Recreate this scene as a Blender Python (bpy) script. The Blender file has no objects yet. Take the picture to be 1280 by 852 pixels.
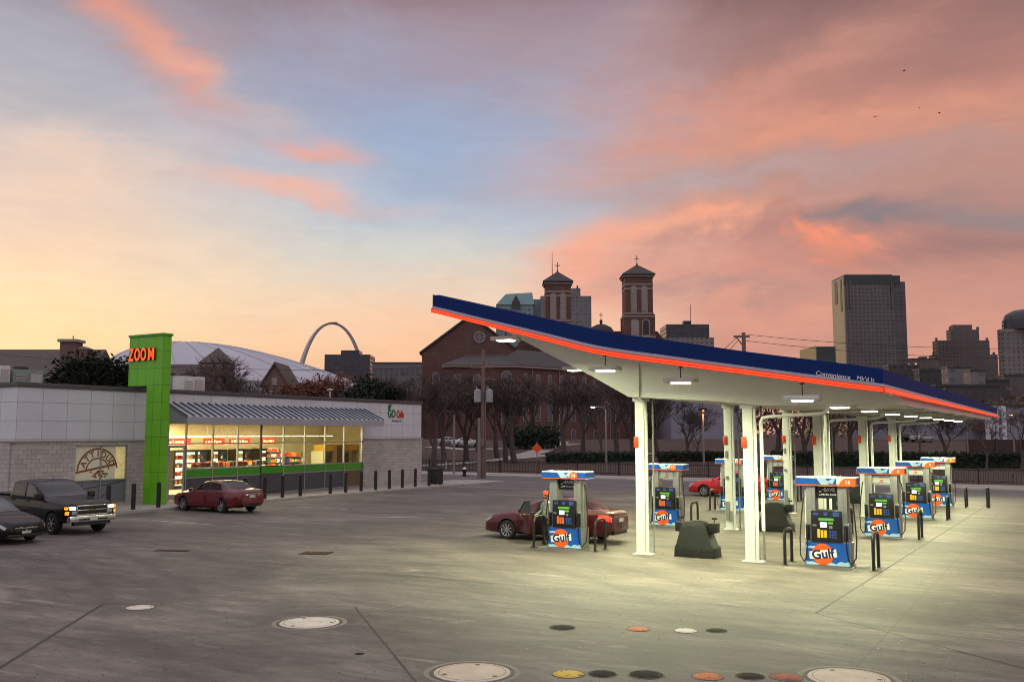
import bpy, math, random
from mathutils import Vector, Matrix, noise
R=math.radians; PI=math.pi
S=bpy.context.scene; COL=S.collection
random.seed(7)
# ------------------------------------------------------------------ camera frame
# World axes follow the filling station: x along the pump islands, y along the store front. Metres.
FOC=1190.; CH=3.6; YAW=R(30.4); PITCH=math.atan(116/1190.)
CY,SY=math.cos(YAW),math.sin(YAW)
def city(X,D):            # city frame (X to the right, D away) -> world x,y
    return (X*CY-D*SY, X*SY+D*CY)
def lat(px,D): return (px-640)/FOC*D
def hgt(py,D): return CH+(542-py)/FOC*D
def spot(px,D): return city(lat(px,D),D)
def along(px,x):          # y on the plane x=const seen in column px
    a=(px-640)/FOC
    dx,dy=a*CY-SY, a*SY+CY
    return x*dy/dx
def terr(x,y):            # gentle rise of the park beyond the street
    d=-x*SY+y*CY
    t=min(1,max(0,(d-98)/90.)); t=t*t*(3-2*t)
    return 2.6*t

# ------------------------------------------------------------------ materials
def lin(c):
    return tuple(((v/255.)/12.92 if v/255.<=0.04045 else ((v/255.+0.055)/1.055)**2.4) for v in c)
MATS={}
def mth(nt,op,a,b=None,c=None,clamp=False):
    n=nt.nodes.new('ShaderNodeMath'); n.operation=op; n.use_clamp=clamp
    for i,v in enumerate((a,b,c)):
        if v is None: continue
        if isinstance(v,(int,float)): n.inputs[i].default_value=v
        else: nt.links.new(v,n.inputs[i])
    return n.outputs[0]
def mix(nt,f,a,b,blend='MIX'):
    n=nt.nodes.new('ShaderNodeMix'); n.data_type='RGBA'; n.blend_type=blend
    for s,v in ((n.inputs[0],f),(n.inputs[6],a),(n.inputs[7],b)):
        if isinstance(v,(int,float)): s.default_value=v
        elif isinstance(v,tuple): s.default_value=(v+(1,))[:4]
        else: nt.links.new(v,s)
    return n.outputs[2]
def ramp(nt,f,stops,interp='LINEAR'):
    n=nt.nodes.new('ShaderNodeValToRGB'); cr=n.color_ramp; cr.interpolation=interp
    while len(cr.elements)<len(stops): cr.elements.new(1)
    for e,(p,c) in zip(cr.elements,stops):
        e.position=p; e.color=(tuple(c)+(1,))[:4]
    nt.links.new(f,n.inputs[0]); return n.outputs[0]
def noi(nt,vec,scale,detail=4,rough=.55,dist=0,out=0):
    n=nt.nodes.new('ShaderNodeTexNoise')
    n.inputs['Scale'].default_value=scale; n.inputs['Detail'].default_value=detail
    n.inputs['Roughness'].default_value=rough; n.inputs['Distortion'].default_value=dist
    if vec is not None: nt.links.new(vec,n.inputs['Vector'])
    return n.outputs[out]
def mapped(nt,vec,scale=(1,1,1),rot=(0,0,0),loc=(0,0,0)):
    n=nt.nodes.new('ShaderNodeMapping'); n.inputs['Scale'].default_value=scale
    n.inputs['Rotation'].default_value=rot; n.inputs['Location'].default_value=loc
    nt.links.new(vec,n.inputs[0]); return n.outputs[0]
def base(name):
    m=bpy.data.materials.new(name); m.use_nodes=True; nt=m.node_tree
    b=nt.nodes['Principled BSDF']
    tc=nt.nodes.new('ShaderNodeTexCoord')
    MATS[name]=m
    return m,nt,b,tc
def bump(nt,b,h,strength=.3,dist=.02):
    n=nt.nodes.new('ShaderNodeBump'); n.inputs['Strength'].default_value=strength
    n.inputs['Distance'].default_value=dist
    nt.links.new(h,n.inputs['Height']); nt.links.new(n.outputs[0],b.inputs['Normal'])
def mat(name,c,rough=.5,metal=0,var=.12,scale=3.,bmp=0,coat=0,emit=None,es=0,spec=.5,srgb=True):
    if name in MATS: return MATS[name]
    m,nt,b,tc=base(name)
    c=lin(c) if srgb else c
    f=noi(nt,tc.outputs['Object'],scale,5,.6)
    lo=tuple(v*(1-var) for v in c); hi=tuple(min(1,v*(1+var)) for v in c)
    nt.links.new(ramp(nt,f,[(.3,lo),(.7,hi)]),b.inputs['Base Color'])
    r=mth(nt,'MULTIPLY_ADD',f,.16*rough,rough*.92)
    nt.links.new(r,b.inputs['Roughness'])
    b.inputs['Metallic'].default_value=metal
    b.inputs['Coat Weight'].default_value=coat; b.inputs['Coat Roughness'].default_value=.06
    b.inputs['Specular IOR Level'].default_value=spec
    if emit is not None:
        b.inputs['Emission Color'].default_value=lin(emit)+(1,); b.inputs['Emission Strength'].default_value=es
    if bmp: bump(nt,b,noi(nt,tc.outputs['Object'],scale*9,4),bmp,.01)
    return m
def glow(name,c,s): 
    return mat(name,c,.4,emit=c,es=s,var=.03)
def brickmat(name,c1,c2,mortar,bw,bh,ms=.012,rough=.85,axis='xz',bmp=.35,var=.25,off=.5):
    m,nt,b,tc=base(name)
    v=tc.outputs['Object']
    # wrap u along x+y so that the courses run round corners
    sep=nt.nodes.new('ShaderNodeSeparateXYZ'); nt.links.new(v,sep.inputs[0])
    u=mth(nt,'ADD',sep.outputs[0],sep.outputs[1])
    cmb=nt.nodes.new('ShaderNodeCombineXYZ'); nt.links.new(u,cmb.inputs[0]); nt.links.new(sep.outputs[2],cmb.inputs[1])
    br=nt.nodes.new('ShaderNodeTexBrick'); nt.links.new(cmb.outputs[0],br.inputs['Vector'])
    br.offset=off
    br.inputs['Scale'].default_value=1; br.inputs['Brick Width'].default_value=bw; br.inputs['Row Height'].default_value=bh
    br.inputs['Mortar Size'].default_value=ms; br.inputs['Mortar Smooth'].default_value=.3
    br.inputs['Color1'].default_value=lin(c1)+(1,); br.inputs['Color2'].default_value=lin(c2)+(1,)
    br.inputs['Mortar'].default_value=lin(mortar)+(1,)
    n=noi(nt,v,.35,6,.65)
    k=ramp(nt,n,[(.3,(1-var,)*3),(.7,(1+var*.3,)*3)])
    nt.links.new(mix(nt,1.,br.outputs[0],k,'MULTIPLY'),b.inputs['Base Color'])
    b.inputs['Roughness'].default_value=rough
    if bmp: bump(nt,b,br.outputs['Fac'],-bmp,.01)
    return m
def facade(name,wall,glass,bw,bh,frac_w=.55,frac_h=.55,lit=.0,rough=.4):
    """office tower skin: a grid of glazed openings in a wall (bw x bh module)."""
    m,nt,b,tc=base(name)
    sep=nt.nodes.new('ShaderNodeSeparateXYZ'); nt.links.new(tc.outputs['Object'],sep.inputs[0])
    u=mth(nt,'DIVIDE',mth(nt,'ADD',sep.outputs[0],sep.outputs[1]),bw); v=mth(nt,'DIVIDE',sep.outputs[2],bh)
    fu=mth(nt,'FRACT',u); fv=mth(nt,'FRACT',v)
    g=mth(nt,'MULTIPLY',mth(nt,'LESS_THAN',fu,frac_w),mth(nt,'LESS_THAN',fv,frac_h))
    cmb=nt.nodes.new('ShaderNodeCombineXYZ')
    nt.links.new(mth(nt,'FLOOR',u),cmb.inputs[0]); nt.links.new(mth(nt,'FLOOR',v),cmb.inputs[1])
    wn=nt.nodes.new('ShaderNodeTexWhiteNoise'); wn.noise_dimensions='3D'; nt.links.new(cmb.outputs[0],wn.inputs['Vector'])
    rnd=wn.outputs['Value']
    n=noi(nt,tc.outputs['Object'],.03,4)
    wc=ramp(nt,n,[(.3,tuple(x*.8 for x in lin(wall))),(.7,tuple(x*1.15 for x in lin(wall)))])
    gc=mix(nt,rnd,tuple(x*.6 for x in lin(glass)),tuple(x*1.5 for x in lin(glass)))
    nt.links.new(mix(nt,g,wc,gc),b.inputs['Base Color'])
    nt.links.new(mth(nt,'MULTIPLY_ADD',g,-.55,.75),b.inputs['Roughness'])
    if lit>0:
        on=mth(nt,'MULTIPLY',g,mth(nt,'LESS_THAN',rnd,lit))
        b.inputs['Emission Color'].default_value=lin((255,214,160))+(1,)
        nt.links.new(mth(nt,'MULTIPLY',on,.55),b.inputs['Emission Strength'])
    return m

# ------------------------------------------------------------------ mesh builder
class MB:
    def __init__(s): s.v=[]; s.f=[]; s.m=[]; s.sm=[]
    def quad(s,pts,m=0,smooth=False):
        i=len(s.v); s.v+= [tuple(p) for p in pts]; s.f.append(tuple(range(i,i+len(pts)))); s.m.append(m); s.sm.append(smooth); return s
    def box(s,x0,y0,z0,x1,y1,z1,m=0):
        if x0>x1:x0,x1=x1,x0
        if y0>y1:y0,y1=y1,y0
        if z0>z1:z0,z1=z1,z0
        i=len(s.v)
        s.v+=[(x0,y0,z0),(x1,y0,z0),(x1,y1,z0),(x0,y1,z0),(x0,y0,z1),(x1,y0,z1),(x1,y1,z1),(x0,y1,z1)]
        for f in ((0,3,2,1),(4,5,6,7),(0,1,5,4),(1,2,6,5),(2,3,7,6),(3,0,4,7)):
            s.f.append(tuple(i+k for k in f)); s.m.append(m); s.sm.append(False)
        return s
    def cyl(s,p0,p1,r0,r1=None,n=12,m=0,caps=True):
        if r1 is None: r1=r0
        p0=Vector(p0); p1=Vector(p1); d=(p1-p0)
        if d.length<1e-6: return s
        d.normalize(); a=d.orthogonal().normalized(); b=d.cross(a)
        i=len(s.v)
        for k in range(n):
            t=2*PI*k/n; o=a*math.cos(t)+b*math.sin(t)
            s.v.append(tuple(p0+o*r0)); s.v.append(tuple(p1+o*r1))
        for k in range(n):
            j=(k+1)%n
            s.f.append((i+2*k,i+2*j,i+2*j+1,i+2*k+1)); s.m.append(m); s.sm.append(True)
        if caps:
            s.f.append(tuple(i+2*k for k in range(n))[::-1]); s.m.append(m); s.sm.append(False)
            s.f.append(tuple(i+2*k+1 for k in range(n))); s.m.append(m); s.sm.append(False)
        return s
    def tube(s,pts,r,n=8,m=0):
        pts=[Vector(p) for p in pts]; rs=r if isinstance(r,(list,tuple)) else [r]*len(pts)
        i=len(s.v); a=None
        for q,p in enumerate(pts):
            d=(pts[min(q+1,len(pts)-1)]-pts[max(q-1,0)]).normalized()
            if a is None: a=d.orthogonal().normalized()
            else:
                a=a-d*a.dot(d)
                a=a.normalized() if a.length>1e-6 else d.orthogonal().normalized()
            b=d.cross(a)
            for k in range(n):
                t=2*PI*k/n; s.v.append(tuple(p+(a*math.cos(t)+b*math.sin(t))*rs[q]))
        for q in range(len(pts)-1):
            for k in range(n):
                j=(k+1)%n
                s.f.append((i+q*n+k,i+q*n+j,i+(q+1)*n+j,i+(q+1)*n+k)); s.m.append(m); s.sm.append(True)
        s.f.append(tuple(i+k for k in range(n))[::-1]); s.m.append(m); s.sm.append(False)
        e=i+(len(pts)-1)*n
        s.f.append(tuple(e+k for k in range(n))); s.m.append(m); s.sm.append(False)
        return s
    def lathe(s,prof,n=24,c=(0,0,0),m=0,axis='z',arc=2*PI):
        i=len(s.v); L=len(prof)
        for k in range(n):
            t=arc*k/n
            for (r,z) in prof:
                x,y=r*math.cos(t),r*math.sin(t)
                p=(x,y,z) if axis=='z' else ((x,z,y) if axis=='y' else (z,x,y))
                s.v.append((p[0]+c[0],p[1]+c[1],p[2]+c[2]))
        for k in range(n):
            j=(k+1)%n
            for q in range(L-1):
                s.f.append((i+k*L+q,i+j*L+q,i+j*L+q+1,i+k*L+q+1)); s.m.append(m); s.sm.append(True)
        return s
    def prism(s,poly,a,b,axis='y',m=0):
        """polygon extruded from a to b along axis. poly coords: y-axis (x,z); x-axis (y,z); z-axis (x,y)"""
        def P(u,v,w): return (u,w,v) if axis=='y' else ((w,u,v) if axis=='x' else (u,v,w))
        i=len(s.v); n=len(poly)
        for (u,v) in poly: s.v.append(P(u,v,a))
        for (u,v) in poly: s.v.append(P(u,v,b))
        s.f.append(tuple(range(i,i+n))); s.f.append(tuple(range(i+2*n-1,i+n-1,-1)))
        s.m+=[m,m]; s.sm+=[False,False]
        for k in range(n):
            j=(k+1)%n
            s.f.append((i+k,i+n+k,i+n+j,i+j)); s.m.append(m); s.sm.append(False)
        return s
    def grid(s,rows,m=0,smooth=True):
        i=len(s.v); n=len(rows[0])
        for r in rows: s.v+=[tuple(p) for p in r]
        for q in range(len(rows)-1):
            for k in range(n-1):
                a=i+q*n+k
                s.f.append((a,a+1,a+n+1,a+n)); s.m.append(m); s.sm.append(smooth)
        return s
    def ball(s,c,rx,ry,rz,n=12,m=0):
        rows=[]
        for q in range(n//2+1):
            t=PI*q/(n//2)
            rows.append([(c[0]+rx*math.sin(t)*math.cos(2*PI*k/n),c[1]+ry*math.sin(t)*math.sin(2*PI*k/n),c[2]+rz*math.cos(t)) for k in range(n+1)])
        return s.grid(rows,m)
    def mesh(s,name,mats,bevel=0,fix=True):
        me=bpy.data.meshes.new(name)
        me.from_pydata(s.v,[],s.f)
        for x in (mats if isinstance(mats,(list,tuple)) else [mats]): me.materials.append(x)
        me.polygons.foreach_set('material_index',s.m)
        me.polygons.foreach_set('use_smooth',s.sm)
        if fix or bevel:
            import bmesh
            bm=bmesh.new(); bm.from_mesh(me)
            if fix: bmesh.ops.remove_doubles(bm,verts=bm.verts,dist=1e-5)
            if fix: bmesh.ops.recalc_face_normals(bm,faces=bm.faces)
            if bevel:
                es=[e for e in bm.edges if len(e.link_faces)==2 and e.calc_face_angle(0)>R(40)]
                bmesh.ops.bevel(bm,geom=es,offset=bevel,segments=2,profile=.6,affect='EDGES',clamp_overlap=True)
            bm.to_mesh(me); bm.free()
        me.set_sharp_from_angle(angle=R(38))
        me.update()
        return me
    def build(s,name,mats,parent=None,bevel=0,fix=True,loc=None,rotz=0):
        o=bpy.data.objects.new(name,s.mesh(name,mats,bevel,fix)); COL.objects.link(o)
        if parent is not None: o.parent=parent
        if loc is not None: o.location=loc
        if rotz: o.rotation_euler=(0,0,rotz)
        return o
def obj(name,me,parent=None,loc=None,rot=None):
    o=bpy.data.objects.new(name,me); COL.objects.link(o)
    if parent is not None: o.parent=parent
    if loc is not None: o.location=loc
    if rot is not None: o.rotation_euler=rot
    return o
def tag(o,label=None,cat=None,group=None,kind=None):
    if label: o['label']=label
    if cat: o['category']=cat
    if group: o['group']=group
    if kind: o['kind']=kind
    return o
def thing(name,label,cat,loc=(0,0,0),rotz=0,group=None):
    o=bpy.data.objects.new(name,None); COL.objects.link(o); o.location=loc; o.rotation_euler=(0,0,rotz)
    o.empty_display_size=.2
    return tag(o,label,cat,group)
def copy_tree(o,parent=None):
    c=o.copy(); COL.objects.link(c)
    if parent is not None: c.parent=parent
    for ch in list(o.children): copy_tree(ch,c)
    return c
def dup(root,loc,rotz,label,group=None):
    c=copy_tree(root); c.location=loc; c.rotation_euler=(0,0,rotz); c['label']=label
    if group: c['group']=group
    return c
def text_mesh(txt,size,mt,extrude=.005,bold=0.,align='CENTER',shear=0.):
    cu=bpy.data.curves.new('lettering','FONT'); cu.body=txt; cu.size=size; cu.extrude=extrude; cu.offset=bold*size
    cu.align_x=align; cu.align_y='CENTER'; cu.shear=shear; cu.resolution_u=3
    o=bpy.data.objects.new('lettering',cu); COL.objects.link(o)
    dg=bpy.context.evaluated_depsgraph_get(); dg.update()
    me=bpy.data.meshes.new_from_object(o.evaluated_get(dg)); me.name='lettering'
    bpy.data.objects.remove(o); bpy.data.curves.remove(cu)
    me.materials.clear(); me.materials.append(mt)
    return me
FACE={'-y':lambda: Matrix.Rotation(PI/2,4,'X'),'+x':lambda: Matrix.Rotation(PI/2,4,'Z')@Matrix.Rotation(PI/2,4,'X')}
def put_text(name,txt,size,mt,loc,face='-y',parent=None,extrude=.005,bold=0.,tilt=0.,sx=1.,shear=0.):
    me=text_mesh(txt,size,mt,extrude,bold,shear=shear)
    me.transform(Matrix.Translation(loc)@FACE[face]()@Matrix.Rotation(tilt,4,'Z')@Matrix.Diagonal((sx,1,1,1)))
    return obj(name,me,parent)
SKY_STRENGTH=1.0; ZENITH_FILL=1.4; LAMP_W=360; STORE_W=500
# ------------------------------------------------------------------ world: dawn sky with lit cloud banks
W=bpy.data.worlds.new('World'); S.world=W; W.use_nodes=True
nt=W.node_tree; bg=nt.nodes['Background']
tc=nt.nodes.new('ShaderNodeTexCoord')
vr=nt.nodes.new('ShaderNodeVectorRotate'); vr.rotation_type='Z_AXIS'; vr.inputs['Angle'].default_value=-YAW
nt.links.new(tc.outputs['Generated'],vr.inputs['Vector'])
DIR=vr.outputs[0]
sp=nt.nodes.new('ShaderNodeSeparateXYZ'); nt.links.new(DIR,sp.inputs[0])
az=mth(nt,'ARCTAN2',sp.outputs[0],sp.outputs[1]); el=mth(nt,'ARCSINE',sp.outputs[2])
w1=nt.nodes.new('ShaderNodeSeparateColor'); nt.links.new(noi(nt,mapped(nt,DIR,(2.2,2.2,5.)),1.3,6,.6,.4,out=1),w1.inputs[0])
def wob(s,k): return mth(nt,'MULTIPLY',mth(nt,'SUBTRACT',s,.5),k)
azw=mth(nt,'ADD',az,wob(w1.outputs[0],.34)); elw=mth(nt,'ADD',el,wob(w1.outputs[1],.14))
T=mth(nt,'DIVIDE',elw,R(25))
def pos(py): return math.atan((542-py)/1190.)/R(25)
def sk(l,scale=.5): return [(max(0,min(1,pos(p)*scale)),lin(c)) for p,c in l]
T2=mth(nt,'MULTIPLY',T,.5,clamp=True)
top=[(-380,(178,164,172)),(-800,(206,202,212))]
left=ramp(nt,T2,sk([(530,(250,204,142)),(440,(254,224,170)),(380,(253,224,182)),(320,(244,212,184)),(260,(222,202,190)),(200,(198,191,194)),(140,(174,176,189)),(80,(164,160,173)),(0,(150,136,146))]+top))
cen=ramp(nt,T2,sk([(530,(246,178,138)),(440,(250,200,164)),(380,(240,210,184)),(320,(214,211,202)),(250,(188,199,210)),(180,(168,180,202)),(110,(162,164,184)),(50,(162,146,156)),(0,(150,126,134))]+top))
rig=ramp(nt,T2,sk([(530,(214,152,132)),(440,(214,154,136)),(380,(196,144,132)),(320,(176,132,126)),(260,(186,142,132)),(200,(198,146,130)),(140,(182,130,120)),(70,(162,120,114)),(0,(134,100,98))]+top))
def sstep(x,a,b):
    n=nt.nodes.new('ShaderNodeMapRange'); n.interpolation_type='SMOOTHSTEP'
    n.inputs[1].default_value=a; n.inputs[2].default_value=b
    nt.links.new(x,n.inputs[0]); return n.outputs[0]
def A(px): return math.atan((px-640)/1190.)
def E_(py): return math.atan((542-py)/1190.)
sky=mix(nt,sstep(azw,A(60),A(520)),left,cen)
sky=mix(nt,sstep(azw,A(670),A(940)),sky,rig)
fine=noi(nt,mapped(nt,DIR,(3,3,9),(0,.25,0)),2.8,9,.66,.7)
def blob(px,py,rx,ry,rot,col,amt,soft=1.,grain=.5):
    global sky
    dx=mth(nt,'SUBTRACT',azw,A(px)); dy=mth(nt,'SUBTRACT',elw,E_(py))
    c,s=math.cos(rot),math.sin(rot)
    a=mth(nt,'DIVIDE',mth(nt,'ADD',mth(nt,'MULTIPLY',dx,c),mth(nt,'MULTIPLY',dy,s)),rx/1190.)
    b=mth(nt,'DIVIDE',mth(nt,'SUBTRACT',mth(nt,'MULTIPLY',dy,c),mth(nt,'MULTIPLY',dx,s)),ry/1190.)
    d=mth(nt,'ADD',mth(nt,'MULTIPLY',a,a),mth(nt,'MULTIPLY',b,b))
    d=mth(nt,'ADD',d,mth(nt,'MULTIPLY',mth(nt,'SUBTRACT',fine,.5),2.*grain))
    f=mth(nt,'EXPONENT',mth(nt,'MULTIPLY',d,-soft))
    f=mth(nt,'MULTIPLY',f,amt,clamp=True)
    sky=mix(nt,f,sky,lin(col))
# clear blue between the banks, then the banks themselves
blob(470,130,150,55,-.35,(150,172,206),.75,grain=.4)
blob(600,190,140,60,-.45,(156,178,208),.7,grain=.4)
blob(700,240,110,50,-.2,(176,188,206),.55)
blob(20,30,60,40,0,(136,140,160),.5)
blob(30,240,150,40,.1,(250,212,184),.5,grain=.8)
blob(60,165,120,30,-.2,(172,172,182),.5,grain=.8)
blob(140,60,120,34,-.75,(224,152,132),.9,grain=.8,soft=1.2)
blob(205,108,60,20,-.6,(238,162,136),.9,grain=.8,soft=1.2)
blob(110,18,90,26,-.3,(206,142,130),.6,grain=.7)
blob(300,150,110,16,-.45,(204,184,182),.45,grain=.6)
blob(385,193,50,11,-.12,(232,172,160),.85,grain=.5)
blob(385,238,105,11,-.05,(236,182,166),.95,grain=.5)
blob(560,80,200,50,.1,(170,146,156),.6)
blob(760,130,140,70,.5,(196,160,160),.6)
blob(960,120,220,36,.35,(214,152,134),.8,grain=.9,soft=1.2)
blob(1040,175,260,34,.05,(222,154,130),.9,grain=.9,soft=1.2)
blob(900,60,180,30,.2,(166,130,128),.5)
blob(840,300,110,24,.22,(252,172,138),1.,grain=1.,soft=1.2)
blob(760,350,90,40,.5,(250,178,150),.9,grain=.6)
blob(900,360,180,40,0,(230,158,138),.65,grain=.6)
blob(1030,325,60,12,-.5,(250,152,118),.9,grain=.5)
blob(1130,292,160,15,-.05,(150,124,124),.65,grain=.9)
blob(990,262,120,8,.12,(196,150,140),.6,grain=.8)
blob(1060,285,70,10,.1,(136,126,132),.8,grain=.6)
blob(1250,300,90,14,-.1,(150,140,140),.7,grain=.6)
blob(890,375,110,12,0,(176,142,136),.7,grain=.6)
blob(1180,380,120,20,0,(204,146,130),.6,grain=.5)
blob(1200,345,110,20,0,(150,116,114),.6,grain=.5)
blob(1060,215,180,14,.0,(176,150,150),.5,grain=.6)
blob(920,235,150,14,.05,(184,164,166),.6,grain=.6)
blob(980,395,140,14,0,(228,160,138),.6,grain=.5)
wisps=noi(nt,mapped(nt,DIR,(5,5,20),(0,.2,0)),3.,8,.6,.6)
sky=mix(nt,.2,sky,mix(nt,1.,sky,ramp(nt,wisps,[(.25,(.72,.7,.72)),(.75,(1.25,1.22,1.2))]),'MULTIPLY'))
# the physical sky, sun just over the horizon on the left, under the cloud colours
SUN_EL,SUN_AZ=R(4),R(-42)      # azimuth from the view direction
nish=nt.nodes.new('ShaderNodeTexSky'); nish.sky_type='NISHITA'; nish.sun_disc=False
nish.sun_elevation=SUN_EL; nish.sun_rotation=-YAW+SUN_AZ
nish.dust_density=3
hs=mix(nt,1.,nish.outputs[0],(.05,.05,.05),'MULTIPLY')
sky=mix(nt,.10,sky,hs,'ADD')
# unseen lilac sky behind the camera, made bright as added ambient fill
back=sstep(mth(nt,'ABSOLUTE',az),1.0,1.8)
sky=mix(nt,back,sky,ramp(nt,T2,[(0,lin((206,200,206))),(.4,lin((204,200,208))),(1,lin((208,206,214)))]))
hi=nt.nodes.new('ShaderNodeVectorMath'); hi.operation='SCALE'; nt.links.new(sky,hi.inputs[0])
nt.links.new(mth(nt,'MULTIPLY_ADD',sstep(el,R(30),R(52)),ZENITH_FILL-1.,1.),hi.inputs['Scale']); sky=hi.outputs[0]  # unseen zenith brightened to add ambient fill light
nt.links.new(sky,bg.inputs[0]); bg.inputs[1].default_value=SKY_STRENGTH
sun=bpy.data.lights.new('sun','SUN'); sun.energy=.55; sun.angle=R(14); sun.color=(1,.72,.45)
so=bpy.data.objects.new('sun',sun); COL.objects.link(so)
hx,hy=math.sin(SUN_AZ)*math.cos(SUN_EL),math.cos(SUN_AZ)*math.cos(SUN_EL)
sx,sy=hx*CY-hy*SY,hx*SY+hy*CY
so.rotation_euler=Vector((sx,sy,math.sin(SUN_EL))).to_track_quat('Z','Y').to_euler()
so.location=(0,0,60)

cam=bpy.data.cameras.new('camera'); co=bpy.data.objects.new('camera',cam); COL.objects.link(co)
cam.sensor_width=36; cam.lens=FOC/1280*36; cam.clip_end=12000; cam.clip_start=.1
co.location=(0,0,CH); co.rotation_euler=(PI/2+PITCH,0,YAW); S.camera=co
S.view_settings.view_transform='Standard'; S.view_settings.look='None'; S.view_settings.exposure=0; S.view_settings.gamma=1
S.render.engine='CYCLES'
S.cycles.max_bounces=6; S.cycles.diffuse_bounces=3; S.cycles.glossy_bounces=3; S.cycles.transparent_max_bounces=12
S.cycles.caustics_reflective=False; S.cycles.caustics_refractive=False; S.cycles.sample_clamp_indirect=4
try: S.cycles.use_denoising=True; S.cycles.denoising_input_passes='RGB_ALBEDO_NORMAL'; S.cycles.denoising_prefilter='ACCURATE'; S.cycles.filter_width=1.0
except Exception: pass

# ------------------------------------------------------------------ ground, lot, street
def ground_mats():
    # lot concrete: broom finish, tyre tracks, oil, patched slabs
    m,nt,b,tc=base('lot_concrete'); v=tc.outputs['Object']
    n1=noi(nt,mapped(nt,v,(.16,.30,1),(0,0,R(30))),1.,6,.62,.6)
    n2=noi(nt,mapped(nt,v,(.5,2.6,1),(0,0,YAW)),1.,7,.68,.3)
    n3=noi(nt,v,30,5,.7); n4=noi(nt,v,5.5,9,.82)
    vo=nt.nodes.new('ShaderNodeTexVoronoi'); vo.feature='F1'; nt.links.new(mapped(nt,v,(.18,.18,1),(0,0,R(-14))),vo.inputs['Vector']); vo.inputs['Scale'].default_value=1
    c=ramp(nt,n1,[(.28,lin((64,57,54))),(.48,lin((95,86,81))),(.70,lin((126,115,108)))])
    c=mix(nt,.85,c,ramp(nt,n2,[(.30,(.42,.41,.40)),(.47,(.88,.88,.88)),(.70,(1.5,1.5,1.47))]),'MULTIPLY')
    sc=nt.nodes.new('ShaderNodeSeparateColor'); nt.links.new(vo.outputs['Color'],sc.inputs[0])
    c=mix(nt,.16,c,ramp(nt,sc.outputs[0],[(0,(.45,.45,.45)),(1,(1.35,1.35,1.35))]),'MULTIPLY')
    # curved tyre arcs
    wv=nt.nodes.new('ShaderNodeTexWave'); wv.wave_type='RINGS'; wv.rings_direction='Z'
    nt.links.new(mapped(nt,v,(1,1,1),(0,0,0),(34,8,0)),wv.inputs['Vector']); wv.inputs['Scale'].default_value=.17
    wv.inputs['Distortion'].default_value=2.2; wv.inputs['Detail'].default_value=3; wv.inputs['Detail Scale'].default_value=.5
    wv2=nt.nodes.new('ShaderNodeTexWave'); wv2.wave_type='RINGS'; wv2.rings_direction='Z'
    nt.links.new(mapped(nt,v,(1,1,1),(0,0,0),(2,-2,0)),wv2.inputs['Vector']); wv2.inputs['Scale'].default_value=.23
    wv2.inputs['Distortion'].default_value=1.6; wv2.inputs['Detail'].default_value=3; wv2.inputs['Detail Scale'].default_value=.4
    msk=ramp(nt,noi(nt,mapped(nt,v,(.11,.11,1)),1,3),[(.42,(0,0,0)),(.62,(1,1,1))])
    tr=mth(nt,'MULTIPLY',mth(nt,'POWER',wv.outputs[1],6),msk)
    tr2=mth(nt,'MULTIPLY',mth(nt,'POWER',wv2.outputs[1],8),mth(nt,'SUBTRACT',1.,msk))
    c=mix(nt,mth(nt,'MULTIPLY',tr,.5),c,lin((66,60,58)))
    c=mix(nt,mth(nt,'MULTIPLY',tr2,.42),c,lin((70,64,62)))
    st=ramp(nt,noi(nt,v,.55,5,.7,1.2),[(.60,(0,0,0)),(.72,(1,1,1))])
    c=mix(nt,mth(nt,'MULTIPLY',st,.5),c,lin((72,66,62)))
    sp_=nt.nodes.new('ShaderNodeSeparateXYZ'); nt.links.new(v,sp_.inputs[0])
    def jl(s_,off,per):
        q=mth(nt,'FRACT',mth(nt,'DIVIDE',mth(nt,'ADD',s_,off),per)); return mth(nt,'LESS_THAN',q,.012/per*2.2)
    jn=mth(nt,'MAXIMUM',jl(sp_.outputs[0],3.1,4.6),jl(sp_.outputs[1],2.2,4.6))
    c=mix(nt,mth(nt,'MULTIPLY',jn,.38),c,lin((52,47,45)))
    vc=nt.nodes.new('ShaderNodeTexVoronoi'); vc.feature='DISTANCE_TO_EDGE'; vc.inputs['Scale'].default_value=.16
    wv3=nt.nodes.new('ShaderNodeMix'); wv3.data_type='VECTOR'; wv3.inputs[0].default_value=.30
    nt.links.new(v,wv3.inputs[4]); nt.links.new(noi(nt,v,1.1,5,.7,out=1),wv3.inputs[5]); nt.links.new(wv3.outputs[1],vc.inputs['Vector'])
    crk=mth(nt,'MULTIPLY',mth(nt,'LESS_THAN',vc.outputs['Distance'],.0022),ramp(nt,noi(nt,v,.09,3),[(.5,(0,0,0)),(.58,(1,1,1))]))
    c=mix(nt,mth(nt,'MULTIPLY',crk,.55),c,lin((50,45,43)))
    c=mix(nt,.6,c,ramp(nt,n4,[(.32,(.6,.59,.58)),(.5,(1,1,1)),(.68,(1.36,1.36,1.34))]),'MULTIPLY')
    drip=ramp(nt,noi(nt,v,2.4,3,.5,.3),[(.66,(0,0,0)),(.71,(1,1,1))])
    c=mix(nt,mth(nt,'MULTIPLY',drip,.38),c,lin((52,47,45)))
    lite=ramp(nt,noi(nt,mapped(nt,v,(.35,1.6,1),(0,0,YAW+.25)),1.,7,.7,.8),[(.58,(0,0,0)),(.72,(1,1,1))])
    c=mix(nt,mth(nt,'MULTIPLY',lite,.45),c,lin((170,158,148)))
    c=mix(nt,.5,c,ramp(nt,n3,[(.3,(.66,.66,.66)),(.7,(1.34,1.34,1.34))]),'MULTIPLY')
    nt.links.new(c,b.inputs['Base Color'])
    nt.links.new(mth(nt,'MULTIPLY_ADD',n2,.3,.55),b.inputs['Roughness'])
    bump(nt,b,mth(nt,'MULTIPLY_ADD',n3,.4,n2),.25,.01)
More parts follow.
